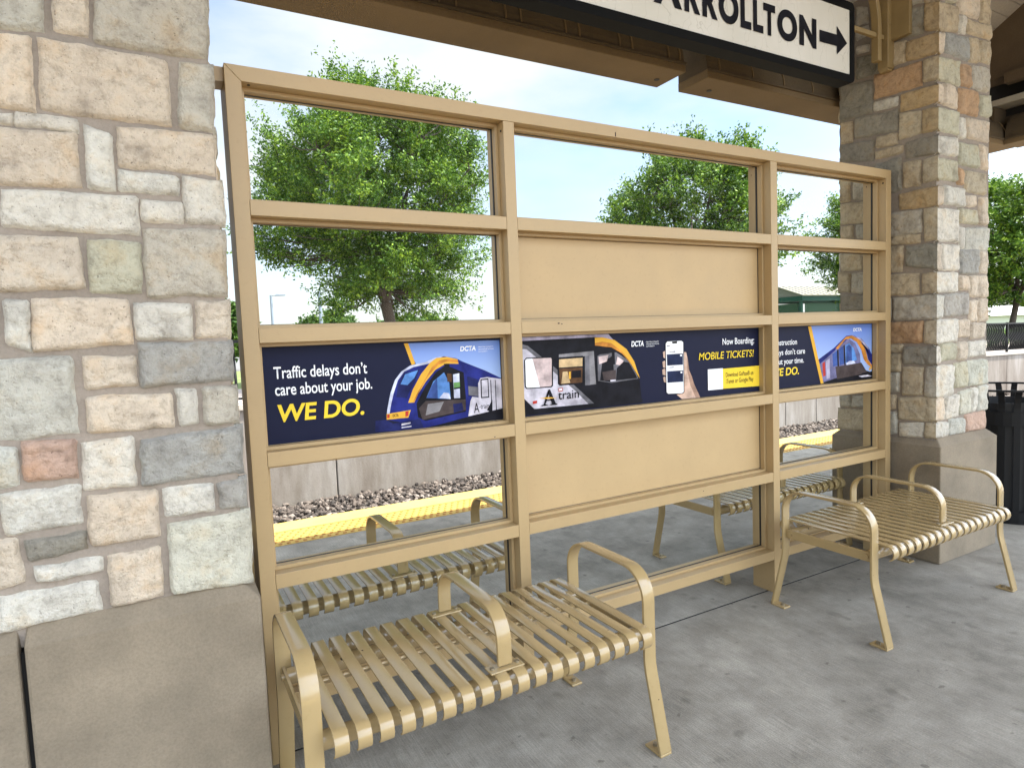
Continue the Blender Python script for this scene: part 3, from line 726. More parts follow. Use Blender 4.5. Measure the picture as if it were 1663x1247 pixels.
for i in range(25):
    x = X0 + SP * i
    rail_part('post', x - 0.028, x + 0.028, 7.066, 7.124, 0, 0.90)
    if i == 24: break
    m = MB()
    for k in range(1, 13):
        xx = x + SP * k / 13; w = wtop(xx)
        pa = [(xx, 7.095 - 0.055 * math.sin(2 * math.pi * t) * (1 if t > 0.12 else 0.8), w + 0.08 + t * 0.78) for t in [q / 12 for q in range(13)]]
        m.tube(pa, 0.020, 5, 0, False)
    m.build('picket_panel', M['black'], rl)

rr = random.Random(77); m = MB()
for i in range(9000):
    x = rr.uniform(24, 40); t = rr.random(); c = Vector((x, 10.3 + rr.gauss(0, 0.28), 0.4 + (0.62 + 0.12 * noise.noise(Vector((x * 1.5, 0, 0)))) * t ** 0.6))
    d = Vector((rr.uniform(-1, 1), rr.uniform(-1, 1), rr.uniform(-1, 1))).normalized(); e = d.orthogonal().normalized(); z = 0.09
    m.face([c - d * z * 0.6, c + e * z * 0.35, c + d * z * 0.6, c - e * z * 0.35])
m.build('foliage', M['leafdark'], hd, normals=False)
# ---------------------------------------------------------------- stone pillars
TINT = {'w': (0.58, 0.54, 0.47), 'p': (0.565, 0.475, 0.375), 'g': (0.435, 0.40, 0.335), 'c': (0.49, 0.47, 0.41), 'b': (0.335, 0.32, 0.29), 'd': (0.262, 0.242, 0.20),
        'y': (0.45, 0.42, 0.315), 'e': (0.485, 0.465, 0.385), 'r': (0.48, 0.32, 0.24), 'o': (0.45, 0.295, 0.175), 't': (0.46, 0.385, 0.275), 'n': (0.42, 0.315, 0.185)}
class Stones(MB):
    def __init__(s): super().__init__(); s.c = []
    def stone(s, q, to3, tint, noL=False, noR=False, seed=0, rough=0.9, grow=0.009, deep=0.024):
        rr = random.Random(seed * 7.13 + q[0][0] * 31 + q[0][1] * 17)
        if grow:
            ca, cz = sum(p[0] for p in q) / 4, sum(p[1] for p in q) / 4; fx = [(-1, 1), (1, 1), (1, -1), (-1, -1)]
            dr0 = 1 if q[1][0] > q[0][0] else -1
            q = [(p[0] + dr0 * sx * grow * (0 if (noL and sx < 0) or (noR and sx > 0) else 1), p[1] + sz * grow) for p, (sx, sz) in zip(q, fx)]
        w = (math.dist(q[0], q[1]) + math.dist(q[3], q[2])) / 2; h = (math.dist(q[0], q[3]) + math.dist(q[1], q[2])) / 2
        nu = max(6, min(34, int(w / 0.0115))); nv = max(6, min(28, int(h / 0.0115)))
        tx, tz = rr.uniform(-0.010, 0.010), rr.uniform(-0.010, 0.010); k = rr.uniform(0.94, 1.07); kh = rr.uniform(-0.012, 0.012)
        off = Vector((rr.uniform(0, 50), rr.uniform(0, 50), rr.uniform(0, 50))); rows = []
        for j in range(nv + 1):
            t = j / nv; row = []
            for i in range(nu + 1):
                u = i / nu
                a = (q[0][0] * (1 - u) + q[1][0] * u) * (1 - t) + (q[3][0] * (1 - u) + q[2][0] * u) * t
                z = (q[0][1] * (1 - u) + q[1][1] * u) * (1 - t) + (q[3][1] * (1 - u) + q[2][1] * u) * t
                p = Vector((a, z, 0)) + off
                dl = u * w + (9 if noL else 0); dr = (1 - u) * w + (9 if noR else 0); dt = t * h; db = (1 - t) * h
                de = min(dl, dr, dt, db); d2 = sorted((dl, dr, dt, db))[1]
                de = de - 0.010 * max(0, 1 - de / 0.02) * max(0, 1 - d2 / 0.03) * 0.6     # rounder corners
                nx_ = noise.noise(p * 21) * 0.0065 + noise.noise(p * 60) * 0.0025; nz_ = noise.noise(p * 21 + Vector((9, 3, 1))) * 0.0065 + noise.noise(p * 60 + Vector((3, 1, 7))) * 0.0025
                prof = 1 - math.exp(-max(de, 0) / 0.0042)
                damp = 1.0
                if noL: damp = min(1, u * w / 0.03)
                if noR: damp = min(1, (1 - u) * w / 0.03)
                if (noL and i == 0) or (noR and i == nu): nx_ = 0
                ro = noise.noise(p * 6) * 0.007 + (0.2 - abs(noise.noise(p * 11 + Vector((5, 5, 5))))) * 0.016 + noise.noise(p * 34) * 0.0045
                d = -deep * (1 - prof) + damp * (ro * rough * prof + (tx * (u - 0.5) + tz * (t - 0.5) + 0.004) * prof)
                row.append(to3(a + nx_ * 0.8, z + nz_ * 0.8, d))
            rows.append(row)
        n0 = len(s.v); s.quadgrid(rows)
        c = (min(1, tint[0] * k + kh), min(1, tint[1] * k), min(1, tint[2] * k - kh * 0.6), 1)
        s.c += [c] * (len(s.v) - n0)
    def fill(s, a0, a1, z0, z1, to3, seed, avoid=None):
        rr = random.Random(seed); z = z0
        while z < z1 - 0.03:
            h = min(rr.uniform(0.10, 0.24), z1 - z); h = h if z1 - z - h > 0.06 else z1 - z; a = a0
            while a < a1 - 0.02:
                w = rr.uniform(0.12, 0.38); w = w if a1 - a - w > 0.08 else a1 - a
                sub = [(z, z + h)] if h < 0.19 or rr.random() < 0.6 else [(z, z + h * 0.45), (z + h * 0.45, z + h)]
                for b, t in sub:
                    g = 0.009
                    s.stone([(a + g, t - g), (a + w - g, t - g), (a + w - g, b + g), (a + g, b + g)], to3, TINT[rr.choice('wwppptttgcynb')], seed=seed, grow=0.002)
                a += w
            z += h
    def build(s, name, mats, parent):
        o = super().build(name, mats, parent, normals=False)
        at = o.data.attributes.new('stone_tint', 'FLOAT_COLOR', 'POINT'); at.data.foreach_set('color', [x for c in s.c for x in c]); return o
def read(txt):
    for ln in txt.strip().splitlines():
        t = ln.split(); n = [int(v) / 1000 for v in t[2:]]
        yield t[0], t[1], [(n[i], n[i + 1]) for i in range(0, 8, 2)]
def slab(m, x0, x1, y0, y1, z1, z0=0.0, c=0.045, cl=None, cr_=None):
    cl = c if cl is None else cl; cr_ = c if cr_ is None else cr_
    # cast stone base block with a sloped top edge
    lo = [(x0, y0), (x1, y0), (x1, y1), (x0, y1)]; hi = [(x0 + cl, y0 + c), (x1 - cr_, y0 + c), (x1 - cr_, y1 - c), (x0 + cl, y1 - c)]
    m.face([(*p, z0) for p in reversed(lo)]); m.quadgrid([[(*p, z) for p in q] for q, z in ((lo, z0), (lo, z1 - c), (hi, z1))], 0, False, True); m.face([(*p, z1) for p in hi])
# near pillar on the left
lp = thing('stone_pillar', 'near pillar of mixed pale and grey stone on a two block base, left of the screen', 'pillar', (-0.65, 0.08, 0))
m = MB()
m.box(-1.25, -0.066, -0.229, 0.378, 0.70, 4.1); m.build('mortar', M['mortar'], lp)
S = Stones(); YF = -0.243
front = lambda a, z, d: (a, YF - d, z)
for c, f, q in read(STONES_LEFT): S.stone(q, front, TINT[c], seed=1)
S.fill(-1.25, -0.70, 0.76, 3.95, front, 11); S.fill(-0.68, -0.055, 2.50, 3.95, front, 12)
S.fill(-0.222, 0.39, 0.76, 3.95, lambda a, z, d: (-0.060 + d, a, z), 13)
S.fill(-1.25, -0.06, 0.76, 3.95, lambda a, z, d: (-a - 1.31, 0.392 + d, z), 14)
S.build('stonework', M['stone'], lp)
m = MB(); slab(m, -0.606, -0.03, -0.275, 0.42, 0.757, cl=0.004); m.build('base_block', M['cast'], lp, bevel=0.008)
m = MB(); slab(m, -1.32, -0.619, -0.272, 0.42, 0.750, cr_=0.004); m.build('base_block', M['cast'], lp, bevel=0.008)
m = MB(); m.box(-0.66, -0.57, -0.245, 0.40, 0.0, 0.69); m.build('joint_backing', M['joint'], lp)
# far pillar on the right
rpil = thing('stone_pillar', 'square stone pillar with orange and grey blocks, right of the screen beside the trash can', 'pillar', (4.09, 0.08, 0))
m = MB(); m.box(3.786, 4.386, -0.224, 0.374, 0.70, 3.95); m.build('mortar', M['mortar'], rpil)
S = Stones()
side = lambda a, z, d: (3.776 - d, a, z)
frontr = lambda a, z, d: (a, -0.238 - d, z)
for c, f, q in read(STONES_RIGHT_SIDE):
    if f == 'f': q = [q[0], (-0.238, q[1][1]), (-0.238, q[2][1]), q[3]]
    S.stone(q, side, TINT[c], noR=(f == 'f'), seed=2, grow=0.010, deep=0.02)
for c, f, q in read(STONES_RIGHT_FRONT):
    if f == 'f': q = [(3.776, q[0][1]), q[1], q[2], (3.776, q[3][1])]
    S.stone(q, frontr, TINT[c], noL=(f == 'f'), seed=3)
S.fill(3.79, 4.39, 3.42, 3.95, frontr, 21); S.fill(-0.225, 0.385, 3.50, 3.95, side, 22)
S.fill(-0.225, 0.385, 0.76, 3.95, lambda a, z, d: (4.405 + d, -a + 0.16, z), 23)
S.fill(3.79, 4.39, 0.76, 3.95, lambda a, z, d: (8.18 - a, 0.392 + d, z), 24)
S.build('stonework', M['stone'], rpil)
m = MB(); slab(m, 3.757, 4.430, -0.275, 0.421, 0.757); m.build('base_block', M['cast'], rpil, bevel=0.007)

# ---------------------------------------------------------------- windscreen
D = 0.146
xs = [(0.0, 0.0506), (1.0273, 1.0776), (2.6288, 2.6796), (3.6709, 3.7225)]
zr = [(2.3362, 2.3865), (1.9038, 1.9545), (1.4778, 1.5276), (1.0527, 1.1033), (0.6234, 0.6745), (0.1879, 0.2378)]
ws = thing('windscreen', 'tall tan metal windscreen of glass, tan panels and adverts between the two stone pillars', 'windscreen', (1.86, 0.073, 0))
w_ = 0.0504
m = MB(); m.prism([(0, zr[0][1]), (3.7225, zr[0][1]), (3.7225 - w_, zr[0][0]), (w_, zr[0][0])], 1, 0, D); m.build('top_rail', M['paint'], ws, bevel=0.0012)
for i, (a, b) in enumerate(xs):
    m = MB(); t0, t1 = zr[0]
    if i == 0: m.prism([(a, 0), (b, 0), (b, t0 - 0.0008), (a, t1 - 0.0008)], 1, 0.0005, D - 0.0005)
    elif i == 3: m.prism([(a, 0), (b, 0), (b, t1 - 0.0008), (a, t0 - 0.0008)], 1, 0.0005, D - 0.0005)
    else: m.prism([(a, 0), (b, 0), (b, t0 - 0.0008), (a, t0 - 0.0008)], 1, 0.0005, D - 0.0005)
    m.build('post', M['paint'], ws, bevel=0.0012)
for (a, b), (c, d) in zip(xs[:-1], xs[1:]):
    for (z0, z1) in zr[1:]:
        m = MB(); m.box(b + 0.001, c - 0.001, 0.0008, D - 0.001, z0, z1); m.build('rail', M['paint'], ws, bevel=0.0012)
def ring(mb, x0, x1, z0, z1, w, y0, y1):
    mb.box(x0, x1, y0, y1, z1 - w, z1); mb.box(x0, x1, y0, y1, z0, z0 + w)
    mb.box(x0, x0 + w, y0, y1, z0 + w, z1 - w); mb.box(x1 - w, x1, y0, y1, z0 + w, z1 - w)
glassm, gask, stopm = [], [], []
for bi, ((a, b), (c, d)) in enumerate(zip(xs[:-1], xs[1:])):
    for ri in range(5):
        x0, x1, z0, z1 = b + 0.0003, c - 0.0003, zr[ri + 1][1], zr[ri][0]
        m = MB(); ring(m, x0, x1, z0, z1, 0.0125, 0.050, 0.0772); m.build('glazing_stop', M['paint'], ws, bevel=0.001)
        m = MB(); ring(m, x0, x1, z0, z1, 0.0150, 0.0774, 0.0866); m.build('gasket', M['gasket'], ws)
        m = MB(); ring(m, x0, x1, z0, z1, 0.0110, 0.0868, 0.114); m.build('rear_bead', M['paint'], ws)
        if ri == 2: continue
        if bi == 1 and ri in (1, 3):
            m = MB(); m.box(x0 + 0.010, x1 - 0.010, 0.0795, 0.0855, z0 + 0.010, z1 - 0.010); m.build('solid_panel', M['panel'], ws)
        else:
            m = MB(); m.box(x0 + 0.012, x1 - 0.012, 0.0802, 0.0842, z0 + 0.012, z1 - 0.012); m.build('glass_pane', M['glass'], ws)
m = MB(); m.box(-0.06, -0.0005, 0.03, 0.11, 2.338, 2.384); m.build('wall_bracket', M['paint'], ws)
m = MB()
for x, y, z in ((0.075, 0.022, 2.3355), (1.0268, 0.02, 2.30), (3.6704, 0.02, 2.31), (3.6704, 0.12, 2.31), (1.0268, 0.125, 2.28), (2.6283, 0.12, 2.29)):
    m = MB(); m.tube([(x, y, z), (x - 0.002 if z < 2.33 else x, y, z - (0.002 if z > 2.33 else 0))], 0.005, 8); m.build('screw_head', M['gasket'], ws)


for (cx, cz, wd, ht) in ((1.262, 1.5165, 0.007, 0.006), (1.278, 1.5135, 0.005, 0.004), (1.60, 2.349, 0.004, 0.022), (0.93, 1.06, 0.004, 0.004), (2.10, 0.655, 0.005, 0.004)):
    m = MB(); n = 7
    m.face([(cx + wd * (0.7 + 0.3 * math.sin(k * 2.3)) * math.cos(2 * math.pi * k / n), -0.0004, cz + ht * (0.7 + 0.3 * math.cos(k * 1.7)) * math.sin(2 * math.pi * k / n)) for k in range(n)]); m.build('paint_chip', M['ink_umber'], ws)

# ---------------------------------------------------------------- advertising posters
def poster(bi, data, label):
    x0, x1 = xs[bi][1] + 0.0155, xs[bi + 1][0] - 0.0155; z0, z1 = zr[3][1] + 0.0152, zr[2][0] - 0.0152
    t = thing('advertisement_poster', label, 'poster', ((x0 + x1) / 2, 0.082, z0), 'train advertisements in the windscreen')
    m = MB(); m.box(x0 - 0.004, x1 + 0.004, 0.0800, 0.0850, z0 - 0.004, z1 + 0.004); m.build('backing_sheet', M['ink_navy'], t)
    mats, idx, m = [], {}, MB()
    for k, ln in enumerate(data.strip().splitlines()):
        p = ln.split(); c = p[0]; n = [int(v) / 1000 for v in p[1:]]
        if c not in idx: idx[c] = len(mats); mats.append(M['ink_' + c])
        y = 0.0797 - k * 0.00006
        m.face([(min(max(n[i], x0 - 0.003), x1 + 0.003), y, min(max(n[i + 1], z0 - 0.003), z1 + 0.003)) for i in range(0, len(n), 2)], idx[c])
    pic = m.build('train_picture', mats, t, normals=False)
    for pl in pic.data.polygons:
        if pl.normal.y > 0: pl.flip()
    return t, 0.0797 - (k + 3) * 0.00006
W, Yw, Kk = M['ink_white'], M['ink_yellow'], M['ink_ink']
t, y = poster(0, POSTER_ONE, 'navy poster with blue and gold train, reading Traffic delays and WE DO, left bay')
lettering('Traffic delays don\u2019t', 0.101, 0.437, 1.351, 0.042, y, W, t, 0.010)
lettering('care about your job.', 0.102, 0.453, 1.291, 0.042, y, W, t, 0.010)
lettering('WE DO.', 0.106, 0.417, 1.197, 0.060, y, Yw, t, 0.025, 0.12)
lettering('DCTA', 0.827, 0.898, 1.4165, 0.019, y, W, t, 0.03, 0.15)
for i, s in enumerate(('DENTON COUNTY', 'TRANSPORTATION', 'AUTHORITY')): lettering(s, 0.909, (0.981, 0.981, 0.953)[i], 1.4275 - i * 0.0095, 0.0045, y, W, t)
lettering('A', 0.878, 0.903, 1.157, 0.043, y, Kk, t, 0.0); lettering('-train', 0.903, 0.948, 1.172, 0.022, y, Kk, t, 0.0)
lettering('DCTA', 0.528, 0.551, 1.174, 0.011, y, Kk, t, 0.02)
t, y = poster(1, POSTER_TWO, 'wide poster with silver and black train and hand holding phone, reading Mobile Tickets')
lettering('Now Boarding:', 2.336, 2.577, 1.382, 0.033, y, W, t, 0.010)
lettering('MOBILE TICKETS!', 2.164, 2.574, 1.310, 0.037, y, M['ink_yellow'], t, 0.008, 0.15)
lettering('Download GoPass\u00ae on', 2.357, 2.568, 1.211, 0.0225, y, Kk, t, 0.010)
lettering('iTunes or Google Play', 2.357, 2.568, 1.177, 0.0225, y, Kk, t, 0.010)
lettering('DCTA', 1.723, 1.800, 1.398, 0.025, y, W, t, 0.03, 0.15)
for i, s in enumerate(('DENTON COUNTY', 'TRANSPORTATION', 'AUTHORITY')): lettering(s, 1.815, (1.896, 1.896, 1.868)[i], 1.4130 - i * 0.0105, 0.0060, y, W, t)
for i, (s, z) in enumerate((('PASS', 1.372), ('DAY PASS', 1.357), ('PASS', 1.283), ('REGIONAL DAY PASS', 1.268))): lettering(s, 1.952, (1.975, 1.99, 1.975, 2.03)[i], z, 0.0065, y, W, t)
lettering('train', 1.297, 1.410, 1.179, 0.040, y, Kk, t, 0.004)
def rel(pts): return [(1.247 + a, 1.157 + b) for a, b in pts]
m = MB()
for pl in ([(-0.040, 0), (-0.008, 0), (-0.008, 0.004), (-0.018, 0.006), (0.003, 0.058), (0.0, 0.070), (-0.006, 0.060), (-0.028, 0.006), (-0.040, 0.004)],
           [(0.0, 0.070), (-0.003, 0.058), (0.016, 0.006), (0.006, 0.004), (0.006, 0), (0.044, 0), (0.044, 0.004), (0.036, 0.006), (0.008, 0.070)],
           [(-0.016, 0.021), (0.018, 0.021), (0.016, 0.026), (-0.014, 0.026)]):
    m.face([(a, y - 0.0001, b) for a, b in rel(pl)])
m.face([(a, y - 0.0002, b) for a, b in rel([(-0.052, 0.036), (-0.005, 0.030), (0.044, 0.030), (0.0, 0.037)])], 1)
o = m.build('train_emblem', [Kk, M['ink_gold']], t, normals=False)
for pl in o.data.polygons:
    if pl.normal.y > 0: pl.flip()
t, y = poster(2, POSTER_THREE, 'poster partly hidden by a post, train under blue sky, reading construction delays')
y -= 0.0002
lettering('Construction', 2.715, 2.936, 1.361, 0.031, y, W, t, 0.010)
lettering('delays don\u2019t care', 2.715, 3.006, 1.306, 0.031, y, W, t, 0.010)
lettering('about your time.', 2.715, 2.995, 1.254, 0.031, y, W, t, 0.010)
lettering('WE DO.', 2.715, 2.951, 1.190, 0.042, y, Yw, t, 0.022, 0.12)
lettering('DCTA', 3.462, 3.548, 1.419, 0.019, y, W, t, 0.03, 0.15)

# ---------------------------------------------------------------- benches
Lb = 1.20; hx = Lb / 2
def frame_path():
    p = [(-0.302, 0.010), (-0.2375, 0.275)] + [(-0.2335, 0.30), (-0.232, 0.325), (-0.232, 0.50)] + arc(-0.127, 0.525, 0.105, 180, 90, 9)
    return p + [(-a, b) for a, b in reversed(p)]
def make_bench():
    root = thing('bench', None, 'bench', (0, 0, 0))
    for sx in (-1, 1):
        xa = sx * (hx - 0.025)
        m = MB(); m.bar(frame_path(), xa - 0.025, xa + 0.025, 0.011)
        f = m.build('side_frame', M['bench'], root, bevel=0.0018)
        for sy in (-1, 1):
            m = MB(); m.box(xa - 0.025, xa + 0.025, sy * 0.307, sy * 0.225, 0, 0.0095); m.build('foot_plate', M['bench'], f, bevel=0.0025)
            m = MB(); m.tube([(xa, sy * 0.252, 0.009), (xa, sy * 0.252, 0.019)], 0.010, 6); m.build('anchor_bolt', M['bolt'], f)
        m = MB(); m.box(xa - 0.005 - sx * 0.0, xa + 0.005, -0.226, 0.226, 0.378, 0.424); m.build('brace', M['bench'], root, bevel=0.0015)
        m = MB()
        for sy in (-1, 1): m.tube([(xa - 0.012, sy * 0.200, 0.402), (xa + 0.012, sy * 0.200, 0.402)], 0.011, 10)
        m.build('brace_bolts', M['bench'], root)
    m = MB(); n = 18
    for i in range(n):
        xc = -hx + 0.085 + (Lb - 0.17) * i / (n - 1)
        p = arc(-0.262, 0.4225, 0.0345, 245, 90, 11); p = p + [(-a, b) for a, b in reversed(p)]
        m.bar(list(reversed(p)), xc - 0.0195, xc + 0.0195, 0.006)
    m.build('seat_slats', M['bench'], root, bevel=0.0012)
    for sy in (-1, 1):
        m = MB(); m.tube([(-hx + 0.03, sy * 0.20, 0.401), (hx - 0.03, sy * 0.20, 0.401)], 0.027, 14); m.build('support_tube', M['bench'], root)
    m = MB(); m.tube([(-hx + 0.08, 0.02, 0.448), (hx - 0.08, 0.02, 0.448)], 0.006, 8); m.build('spacer_rod', M['bench'], root)
    m = MB(); p = [(-0.232, 0.466), (-0.232, 0.53)] + arc(-0.137, 0.535, 0.095, 180, 90, 9); p = p + [(-a, b) for a, b in reversed(p)]
    m.bar(p, -0.024, 0.024, 0.011); ar = m.build('middle_armrest', M['bench'], root, bevel=0.0018)
    for sy in (-1, 1):
        m = MB(); m.box(-0.058, 0.058, sy * 0.232 - 0.024, sy * 0.232 + 0.024, 0.4565, 0.463); m.build('mounting_plate', M['bench'], ar, bevel=0.002)
        m = MB()
        for qx in (-0.043, 0.043): m.tube([(qx, sy * 0.232, 0.462), (qx, sy * 0.232, 0.468)], 0.008, 8)
        m.build('plate_bolts', M['bolt'], ar)
    return root
b0 = make_bench()
for i, (x, y, lab) in enumerate(((0.610, -0.389, 'tan slatted metal bench nearest the viewer, beside the left stone pillar'),
                                 (3.092, -0.389, 'tan slatted metal bench in front of the right stone pillar'),
                                 (0.610, 0.535, 'tan slatted bench behind the glass, seen under the Traffic delays poster'),
                                 (3.092, 0.535, 'tan slatted bench behind the screen, its seat seen through the right hand glass'))):
    o = b0 if i == 0 else copy_tree(b0)
    o.location = (x, y, 0); tag(o, lab, 'bench', 'tan slatted benches back to back along the windscreen')
# ---------------------------------------------------------------- station canopy
cn = thing('station_canopy', 'brown stucco platform canopy with curved crown beams over the pillars', 'canopy', (2.4, 0.55, 2.92))
BZ = 2.92
def crown_pts(y):        # outline of beam and convex crown, seen from the end
    return [(y, BZ), (y, BZ + 0.035), (y - 0.012, BZ + 0.037), (y - 0.012, BZ + 0.05), (y + 0.008, BZ + 0.052)] + [(y + 0.228 - 0.22 * math.cos(R(a)), BZ + 0.06 + 0.22 * math.sin(R(a))) for a in range(0, 91, 9)] + [(y + 0.24, BZ + 0.28), (y + 0.24, BZ)]
for x0, x1, fl in ((-1.9, 2.466, 2.38), (2.638, 6.30, 2.80)):
    m = MB(); m.prism([(0.43, BZ), (0.67, BZ), (0.67, BZ + 0.05), (0.43, BZ + 0.05)], 0, x0, x1)
    b = m.build('beam', M['stucco'], cn, bevel=0.004)
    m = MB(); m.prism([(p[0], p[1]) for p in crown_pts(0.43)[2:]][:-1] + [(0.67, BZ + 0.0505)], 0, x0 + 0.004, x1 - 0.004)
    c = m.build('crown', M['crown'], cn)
    x = x0 + 0.10
    ribs = []
    while x < x1 - 0.05:
        ribs += [x, x + 0.085] if x1 < 3 else [x]; x += 0.345 if x1 < 3 else 0.285
    for x in ribs:
        pts = [(0.43 + 0.228 - 0.224 * math.cos(R(a)), BZ + 0.06 + 0.224 * math.sin(R(a))) for a in range(0, 91, 9)]
        m = MB(); m.bar(pts, x, x + 0.009, 0.006); m.build('crown_rib', M['stucco'], c)
    m = MB(); m.tube([(fl, 0.575, BZ - 0.003), (fl, 0.575, BZ + 0.004)], 0.016, 12); m.build('weep_hole', M['gasket'], b)
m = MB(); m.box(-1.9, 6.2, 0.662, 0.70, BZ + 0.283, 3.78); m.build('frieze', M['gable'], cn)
m = MB(); m.box(6.302, 6.42, -3.2, 0.72, BZ + 0.055, 3.2); m.box(6.102, 6.301, 0.50, 0.72, BZ + 0.053, 3.258); m.build('corner_block', M['crown'], cn)
m = MB(); m.box(-1.95, 9.05, 0.86, 1.75, 3.86, 3.98); m.box(-1.95, 9.05, 0.701, 0.859, 3.74, 3.98); m.build('added_sun_block', M['soffit'], cn)  # unseen slab added behind the beam to keep sun off the rear floor
# return beam at the right hand end
m = MB(); m.box(6.10, 6.34, -3.25, 0.4285, BZ, BZ + 0.05); m.build('beam', M['stucco'], cn, bevel=0.004)
m = MB(); pr = [(6.10 + (p[0] - 0.43), p[1]) for p in crown_pts(0.43)[2:]][:-1] + [(6.34, BZ + 0.0505)]
m.prism(pr, 1, -3.25, 0.424); c = m.build('crown', M['crown'], cn)
y = 0.2
while y > -3.2:
    ys = [(6.10 + 0.228 - 0.224 * math.cos(R(a)), BZ + 0.06 + 0.224 * math.sin(R(a))) for a in range(0, 91, 9)]
    m = MB(); m.quadgrid([[(q[0] - 0.003, y, q[1]) for q in ys], [(q[0] - 0.003, y + 0.009, q[1]) for q in ys]], 0); m.build('crown_rib', M['stucco'], c); y -= 0.285
m = MB(); m.box(6.11, 6.36, -3.25, 0.66, 3.262, 3.312); m.build('trim_board', M['trim'], cn, bevel=0.003)
m = MB(); m.box(6.30, 6.36, -3.25, 0.66, 3.20, 3.52); m.build('painted_gap_shade', M['gasket'], cn)  # shade of the recess put in as a black strip
def soff(y): return 3.66 + (0.9 - y) * 0.59 if y > -1.6 else 3.66 + 2.5 * 0.59 - (-1.6 - y) * 0.59
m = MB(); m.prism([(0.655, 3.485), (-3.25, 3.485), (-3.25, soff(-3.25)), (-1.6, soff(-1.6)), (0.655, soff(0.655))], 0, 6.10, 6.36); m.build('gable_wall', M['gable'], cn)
for ya, yb in ((-1.6, 0.78), (-3.3, -1.6)):
    m = MB(); n = 26
    for i in range(n):
        a = ya + (yb - ya) * i / n; b = ya + (yb - ya) * (i + 1) / n - 0.006
        m.prism([(a, soff(a)), (b, soff(b)), (b, soff(b) + 0.02), (a, soff(a) + 0.02)], 0, -1.9, 9.0)
    m.build('soffit', M['soffit'], cn)
    m = MB(); m.prism([(ya, soff(ya) + 0.021), (yb, soff(yb) + 0.021), (yb, soff(yb) + 0.13), (ya, soff(ya) + 0.13)], 0, -1.95, 9.05); m.build('roof_slope', M['roofing'], cn)  # roof and soffit lengthened past the gable, out of view, to block sun
m = MB(); m.box(6.02, 6.10, -3.25, 0.4, 3.40, 3.485); m.build('rake_board', M['gable'], cn)
# knee bracket on the left face of the right pillar, carrying the sign
kb = MB(); kb.box(3.712, 3.778, 0.016, 0.080, 3.0, 3.72); kb.prism([(3.712, 3.0), (3.778, 3.0), (3.76, 2.985), (3.725, 2.985)], 1, 0.02, 0.076)
b = kb.build('bracket_post', M['bronze'], cn, bevel=0.004)
m = MB(); m.box(3.745, 3.776, -0.09, 0.13, 3.16, 3.72); m.build('bracket_plate', M['bronze'], b, bevel=0.003)
m = MB(); pa = [(3.648, 3.03), (3.648, 3.22)] + [(3.168 + 0.48 * math.cos(R(a)), 3.22 + 0.48 * math.sin(R(a))) for a in range(6, 85, 6)]
rows = [[], []]
for i, (x, z) in enumerate(pa):
    a, c = pa[max(0, i - 1)], pa[min(len(pa) - 1, i + 1)]; dx, dz = c[0] - a[0], c[1] - a[1]; l = math.hypot(dx, dz)
    rows[0].append((x + dz / l * 0.0175, z - dx / l * 0.0175)); rows[1].append((x - dz / l * 0.0175, z + dx / l * 0.0175))
m.prism(rows[0] + rows[1][::-1], 1, 0.026, 0.070); m.build('curved_brace', M['bronze'], b, bevel=0.003)
m = MB(); m.box(3.20, 3.711, 0.037, 0.060, 3.168, 3.195); m.build('bracket_arm', M['bronze'], b, bevel=0.003)

# ---------------------------------------------------------------- hanging sign
M['signblack'] = plain('sign_black', (0.004, 0.004, 0.004), 0.6)
M['signblack'].node_tree.nodes['Principled BSDF'].inputs['Specular IOR Level'].default_value = 0.08
sg = thing('hanging_sign', 'hanging sign with black rounded frame and white face reading CARROLLTON with an arrow', 'sign', (1.86, -0.01, 2.816))
def rrect(x0, x1, z0, z1, r, n=5):
    o = []
    for cx, cz, a0 in ((x1 - r, z0 + r, -90), (x1 - r, z1 - r, 0), (x0 + r, z1 - r, 90), (x0 + r, z0 + r, 180)):
        o += [(cx + r * math.cos(R(a0 + 90 * i / n)), cz + r * math.sin(R(a0 + 90 * i / n))) for i in range(n + 1)]
    return o
SX0, SX1, SZ0, SZ1 = 0.45, 3.277, 2.812, 3.245
m = MB(); o_, i_ = rrect(SX0, SX1, SZ0, SZ1, 0.03), rrect(SX0 + 0.038, SX1 - 0.038, SZ0 + 0.042, SZ1 - 0.042, 0.004)
m.quadgrid([[(x, 0.035, z) for x, z in o_], [(x, -0.05, z) for x, z in o_], [(x, -0.05, z) for x, z in i_], [(x, -0.044, z) for x, z in i_]], 0, False, True)
m.face([(x, 0.035, z) for x, z in o_]); m.build('frame', M['signblack'], sg)
m = MB(); m.face([(x, -0.0445, z) for x, z in i_]); m.build('face_panel', M['signface'], sg)
for ch, a, b in (('C', 1.655, 1.79), ('A', 1.80, 1.972), ('R', 1.988, 2.088), ('R', 2.103, 2.203), ('O', 2.212, 2.348), ('L', 2.362, 2.438), ('L', 2.452, 2.526), ('T', 2.528, 2.616), ('O', 2.633, 2.788), ('N', 2.806, 2.946)):
    lettering(ch, a, b, 2.949, 0.137, -0.0475, M['ink_ink'], sg, 0.05)
m = MB(); m.face([(x, -0.0475, z) for x, z in ((2.973, 2.985), (3.122, 2.988), (3.122, 2.944), (3.213, 3.019), (3.122, 3.095), (3.122, 3.049), (2.973, 3.046))])
m.build('arrow', M['ink_ink'], sg)
m = MB()
for hxx in (0.7, 1.9, 3.1): m.box(hxx - 0.012, hxx + 0.012, -0.012, 0.012, SZ1 - 0.002, 3.9)
m.build('hanger_rod', M['black'], sg)

